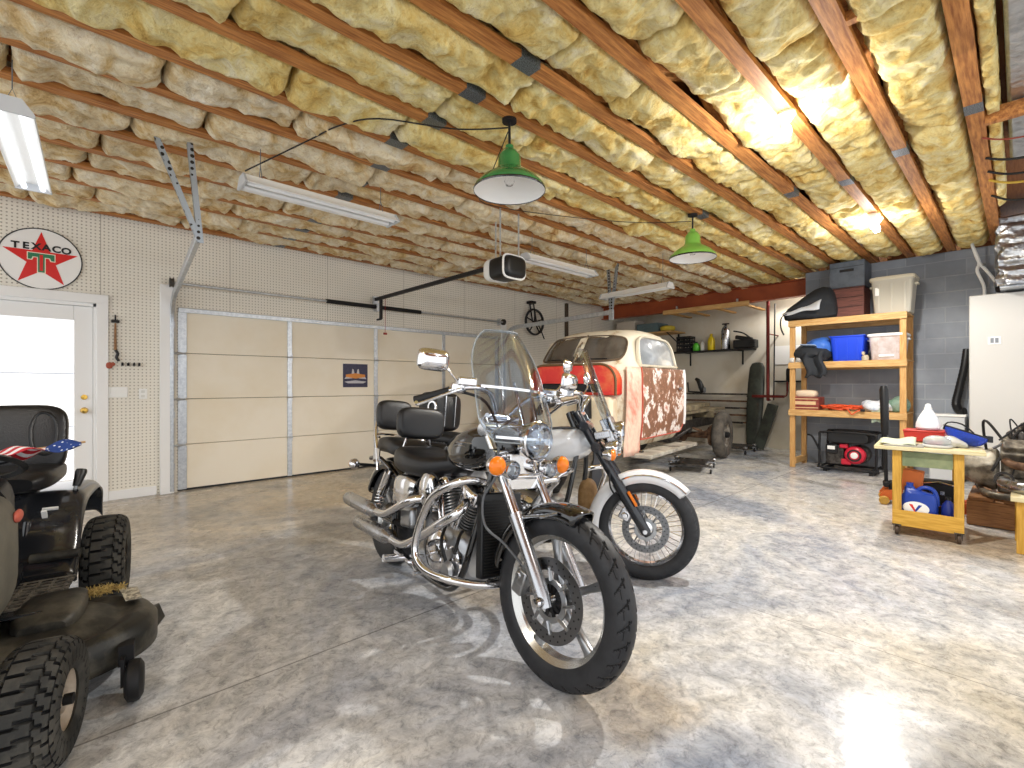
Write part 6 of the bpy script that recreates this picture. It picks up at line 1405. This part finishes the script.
# lower shelf of the cart
t = on('orange_carton', 'orange carton leaning at the left on the cart bottom shelf', 'carton', -.10, .105, CB)
G().box((0, 0, .19), (.12, .13, .37), (.10, 0, 0)).build('carton', mat('orange_card', 'e0793a', .6), t, bev=.003); g = G(); g.box((-.062, .0, .16), (.003, .10, .08), (.10, 0, 0)); g.build('carton_panel', WHITE, t)
for v_ in t.children[0].data.vertices: v_.co.z = max(v_.co.z, .002)
t = on('oil_jug', 'blue motor oil jug with a white oval label on the cart bottom shelf', 'jug', -.235, .055, CB, radians(0))
BLU = mat('oil_blue', '1e3f9c', .35)
g = G(); R = []
for z, hy, yc in ((.0, .115, 0), (.01, .125, 0), (.13, .125, 0), (.17, .118, -.004), (.205, .10, -.01), (.225, .06, .03), (.24, .035, .055), (.255, .03, .055)):
    R.append([V((.05 * (1 if z < .2 else hy / .1) * sse(cos(2 * pi * j / 32), .5), yc + hy * sse(sin(2 * pi * j / 32), .5), z)) for j in range(32)])
g.rings(R); jug = g.build('jug_body', BLU, t); g = G(); g.tube([(0, .02, .21), (0, -.03, .255), (0, -.09, .245), (0, -.115, .19), (0, -.118, .12)], .016, 10, 5); g.build('jug_handle', BLU, t); G().cyl((0, .055, .25), (0, .055, .285), .024, n=18).build('jug_cap', BLU, t)
g = G(); g.put([V((-.0525, .01 + .085 * cos(2 * pi * j / 32), .085 + .055 * sin(2 * pi * j / 32))) for j in range(32)], [tuple(range(32))]); lb = g.build('oval_label', WHITE, t)
g = G(); g.put([V((-.0535, .01 + a, .085 + b_)) for a, b_ in ((.045, .03), (.022, .03), (.004, -.012), (.004, -.036))], [(0, 1, 2, 3)]); g.build('label_mark', mat('sign_red', 'd8221f', .3), t)
g = G(); g.put([V((-.0535, .01 + a, .085 + b_)) for a, b_ in ((-.040, .03), (-.018, .03), (.004, -.012), (.004, -.036))], [(0, 1, 2, 3)]); g.build('label_mark', BLU, t)
t = bottle('oil_bottle', 'small dark blue bottle on the right of the cart bottom shelf', *cart(-.235, -.13), CB, .20, .045, mat('dark_blue_plastic', '1c2c78', .3), 1, BLK)
t = on('socket_case', 'dark case with a chrome handle standing on the cart bottom shelf', 'case', .06, -.06, CB)
G().box((0, 0, .14), (.16, .26, .28)).build('case_body', BLKM, t, bev=.01); g = G(); g.tube([(-.085, -.12, .10), (-.09, -.12, .26), (-.09, .08, .26), (-.085, .08, .10)], .009, 8, 2, closed=True); g.build('handle', CHROME, t)
for s in (-.04, .03): G().box((-.083, s, .19), (.006, .03, .03)).build('latch', STEEL, t)
# floor jack behind the cart
t = thing('floor_jack', 'orange floor jack with an upright black handle left of the cart', 'floor jack', (6.42, .70, 0), radians(100))
JO = mat('jack_orange', 'c9652a', .45)
for s in (-1, 1): G().xz([(-.32, .05), (.30, .05), (.34, .09), (.30, .15), (.05, .17), (-.2, .12), (-.32, .10)], s * .11 - .008, s * .11 + .008).build('side_plate', JO, t)
for x, w_ in ((-.28, .05), (.30, .045)):
    for s in (-1, 1): G().lathe([(0, -.02), (w_ * .8, -.02), (w_, -.01), (w_, .01), (w_ * .8, .02), (0, .02)], (x, s * .14, w_), (0, 1, 0), 20).build('wheel', mat('yellow_wheel', 'b98f3c', .5), t)
g = G(); g.tube([(.2, 0, .12), (-.22, 0, .20)], .035, 10); g.lathe([(0, 0), (.05, 0), (.055, .02), (0, .025)], (-.24, 0, .20), (0, 0, 1), 16); g.build('lift_arm', JO, t)
g = G(); g.box((.18, 0, .16), (.16, .14, .14)); g.cyl((.28, -.09, .2), (.28, .09, .2), .03, n=14); g.build('pump', BLKM, t, bev=.01)
g = G(); g.cyl((.28, 0, .2), (.29, 0, .75), .017, n=12); hd2 = g.build('handle', BLKM, t); g = G(); g.tube([(.29, 0, .72), (.29, 0, .78), (.30, 0, 1.2), (.30, 0, 1.24)], [.03, .036, .040, .028], 14); g.build('handle_pad', BLK, hd2)
t = thing('red_hose_bundle', 'orange red hose and parts lying on the floor behind the cart', 'hose', (6.35, .52, 0))
g = G(); pts = []
for k in range(60): a = k * .5; pts.append((.16 * cos(a), .24 * sin(a), .025 + .0014 * k))
g.tube(pts, .02, 8, 3); g.build('hose', mat('orange_hose', 'd0582c', .5), t)
# ================================================================ CABINET, ENGINE, BENCH
t = thing('metal_cabinet', 'tall plain grey white metal cabinet against the block wall at the right', 'cabinet', (8.38, -.12, 0))
CABG = mat('cabinet_grey', 'c9c7c2', .4)
G().box((0, 0, 1.24), (.60, 1.10, 2.20)).build('body', CABG, t, bev=.012); g = G(); g.box((.02, 0, .07), (.5, 1.0, .14)); g.build('plinth', BLKM, t)
G().box((-.304, 0, 1.24), (.014, 1.085, 2.185)).build('door', CABG, t, bev=.004)
d_ = t.children[-1]; G().box((-.314, .33, 1.78), (.006, .11, .09)).build('nameplate', WHITE, d_); g = G(); g.box((-.3175, .31, 1.78), (.002, .03, .06)); g.box((-.3175, .35, 1.78), (.002, .03, .06)); g.build('nameplate_mark', GREY, d_)
G().tube([(-.312, -.48, 1.0), (-.35, -.48, 1.02), (-.35, -.48, 1.18), (-.312, -.48, 1.2)], .009, 8, 2).build('handle', CHROME, d_)
t = thing('conduit_pair', 'pair of white conduits curving down from the ceiling to the cabinet top', 'conduit', (8.62, .22, 2.34))
for k, q in enumerate(((.10, .0), (-.02, .02))):
    G().tube([(0, q[0], .003), (0, q[0], .18), (-.04, q[0] + (.06 if k == 0 else .10), .38), (-.10, .14, .48), (-.22, .19, .66), (-.3, .20, .72)], .018, 10, 5).build('pipe', WHITE, t)
G().box((-.06, .12, .44), (.05, .08, .03), (0, .5, 0)).build('clamp', GREY, t)
t = thing('vacuum_hose', 'black ribbed hose hanging on the block wall beside the cabinet', 'hose', (8.60, .52, 0))
pts = cr([(0, -.04, 1.72), (-.01, -.02, 1.5), (0, .03, 1.2), (-.01, .06, 1.0), (-.04, .02, .90), (-.06, -.03, .90)], 12)
G().tube(pts, lambda q: .036 + .004 * (int(q * 60) % 2) + .016 * q, 14).build('hose', BLK, t); G().cyl((0, -.04, 1.70), (.12, -.04, 1.72), .014, n=8).build('wall_hook', GREY, t)
t = thing('plastic_box', 'white plastic ledge box standing by the cabinet under the black hose', 'box', (8.50, .66, 0))
G().box((0, 0, .42), (.26, .34, .84), taper=1.05).build('box_body', mat('pale_grey_plastic', 'cfd2d4', .45), t, bev=.012); G().box((0, 0, .85), (.30, .38, .03)).build('lid', WHITE, t, bev=.006)
# engine on its timber dolly
t = thing('timber_dolly', 'rough timber skid under the old engine at the right edge', 'skid', (6.22, .02, 0))
TIM = wood('rough_timber', '7a5230', 'a8784a', (16, 1.4, 16))
for x in (-.28, .28): G().box((x, 0, .115), (.10, .62, .22)).build('beam', TIM, t, bev=.006)
for k in range(3): G().box((0, -.22 + k * .22, .243), (.66, .16, .03)).build('deck_board', TIM, t, bev=.004)
t = thing('car_engine', 'greasy old car engine with bell housing and tangled wires on a timber skid', 'engine', (6.22, -.03, .262))
EN = mat('greasy_iron', '524d46', .5, .45, '989080', 16, 8, .4, .72, bump=.2); EN2 = mat('grey_cast_housing', 'a8a294', .5, .4, '6a655b', 10)
g = G(); g.box((0, -.08, .10), (.36, .50, .14)); g.box((0, -.08, .27), (.32, .46, .22)); g.build('block', EN, t, bev=.02)
for s in (-1, 1): g = G(); g.box((s * .19, -.08, .40), (.18, .46, .13), (0, s * .7, 0)); g.box((s * .25, -.08, .46), (.11, .44, .07), (0, s * .7, 0)); g.build('cylinder_head', EN, t, bev=.015)
g = G(); R = []
for y, r in ((.16, .17), (.18, .20), (.20, .205), (.30, .17), (.40, .125), (.42, .10)):
    R.append([V((r * cos(2 * pi * j / 28), y, .22 + r * .95 * sin(2 * pi * j / 28))) for j in range(28)])
g.rings(R); g.build('bell_housing', EN2, t)
g = G(); g.lathe([(0, 0), (.12, 0), (.13, .02), (.13, .07), (.06, .08), (0, .08)], (0, -.10, .58), (0, 0, 1), 28); g.box((0, -.10, .53), (.20, .30, .07)); g.build('carburettor', DARK, t, bev=.006)
for s in (-1, 1): g = G(); g.tube([(s * .26, .12, .33), (s * .32, .05, .30), (s * .33, -.12, .28), (s * .30, -.25, .2)], [.03, .035, .04, .035], 12, 4); g.build('exhaust_manifold', RUST, t)
random.seed(11)
for k in range(16):
    a = (random.uniform(-.25, .25), random.uniform(-.25, .2), random.uniform(.40, .52)); b_ = (random.uniform(-.32, .32), random.uniform(-.3, .22), random.uniform(.15, .5)); md = ((a[0] + b_[0]) / 2 + random.uniform(-.1, .1), (a[1] + b_[1]) / 2 + random.uniform(-.08, .08), max(a[2], b_[2]) + random.uniform(.05, .2))
    G().tube([a, md, b_], random.choice((.006, .008, .011)), 7, 8).build('hose', (CAB, GREY, mat('tan_wire', 'b39b70', .6), BLK)[k % 4], t)
for k in range(5):
    x, y, z = random.uniform(-.25, .25), random.uniform(-.25, .1), random.uniform(.50, .58); g = G(); g.lathe([(0, -.03), (.04, -.03), (.045, 0), (.035, .04), (0, .045)], (x, y, z), (random.uniform(-1, 1), random.uniform(-1, 1), 1), 16); g.build('fitting', (STEEL, DARK)[k % 2], t)
G().lathe([(0, -.02), (.10, -.02), (.12, 0), (.10, .02), (0, .03)], (0, -.36, .2), (0, -1, 0), 28).build('pulley', DARK, t)
G().tube([(.05, .30, .04), (-.30, .22, .03), (-.36, .05, .03), (-.34, -.1, .05)], [.02, .028, .03, .03], 12, 5).build('oil_pan_rail', EN, t)
t = thing('low_bench', 'low yellow wooden bench with a worn top at the far right edge', 'bench', (5.36, -.17, 0))
G().box((.0, 0, .405), (.50, .44, .035)).build('bench_top', wood('worn_plywood', 'c9bb8a', 'ddd3ae', (2, 2, 20)), t, bev=.004)
G().box((-.21, .06, .195), (.03, .26, .385)).build('front_panel', YEL, t, bev=.003)
G().box((.20, .0, .195), (.03, .40, .385)).build('back_panel', YEL, t, bev=.003)
G().box((0, 0, .2), (.38, .02, .12)).build('stretcher', YELY, t)
t = thing('silver_downpipe', 'bent silver exhaust pipe lying on the low wooden bench', 'pipe', (5.40, -.05, .423))
G().tube([(.16, .14, .045), (.02, .13, .045), (-.10, .05, .045), (-.16, -.08, .045), (-.17, -.16, .045)], .042, 16, 6).build('pipe', STEEL, t); G().lathe([(.042, -.01), (.06, -.01), (.06, .01), (.042, .01)], (.165, .14, .062), (1, 0, 0), 20, closed=True).build('flange', DARK, t)
# ================================================================ FOIL DUCTS
FOIL = mat('foil_wrap', 'c6c9cd', .28, .95, 'a2a5aa', 6, bump=.8, bscale=14)
t = thing('foil_duct', 'wide foil wrapped duct in the ceiling right of the last joist', 'duct', (3.3, -.28, ZC + .07))
G().box((0, 0, .09), (5.0, .68, .16)).build('duct_body', FOIL, t, bev=.02)
t = thing('foil_drop_duct', 'crinkled foil wrapped duct dropping to the top of the grey cabinet', 'duct', (8.05, -.24, 2.36))
def crk(u, v):
    a = 2 * pi * u; z = .02 + .78 * v; n_ = noise.noise(V((cos(a) * 2.5, sin(a) * 2.5, z * 14))) * .03
    return V(((.30 + n_) * sse(cos(a), .2), (.44 + n_) * sse(sin(a), .2), z))
g = G(); g.grid(crk, 64, 40); g.build('duct_wrap', FOIL, t, ang=25); G().box((0, 0, .012), (.5, .8, .02)).build('duct_collar', GALV, t)
for k, (x, c, z, lab) in enumerate(((2.95, CAB, 3.06, 'black cable crossing below the foil duct nearest the viewer'), (4.9, mat('red_wire', '8c3a2a', .5), 3.03, 'thin red wire crossing under the ceiling by the last joist'), (5.35, CAB, 3.03, 'black cable crossing under the ceiling beyond the red wire'), (5.7, CAB, 3.02, 'black cable nearest the yellow one under the ceiling'), (5.95, mat('yellow_cable', 'c8a53a', .5), 3.02, 'yellow cable crossing under the ceiling before the drop duct'), (6.45, CAB, 3.0, 'thick black cable sagging in front of the drop duct'))):
    tag(G().tube([(x, .19, ZC - .005), (x + .02, .02, z - .02), (x - .05, -.35, z - .05), (x - .1, -.8, z - .02)], .010 if k != 1 else .006, 8, 6).build('ceiling_cable', c), lab, 'cable')
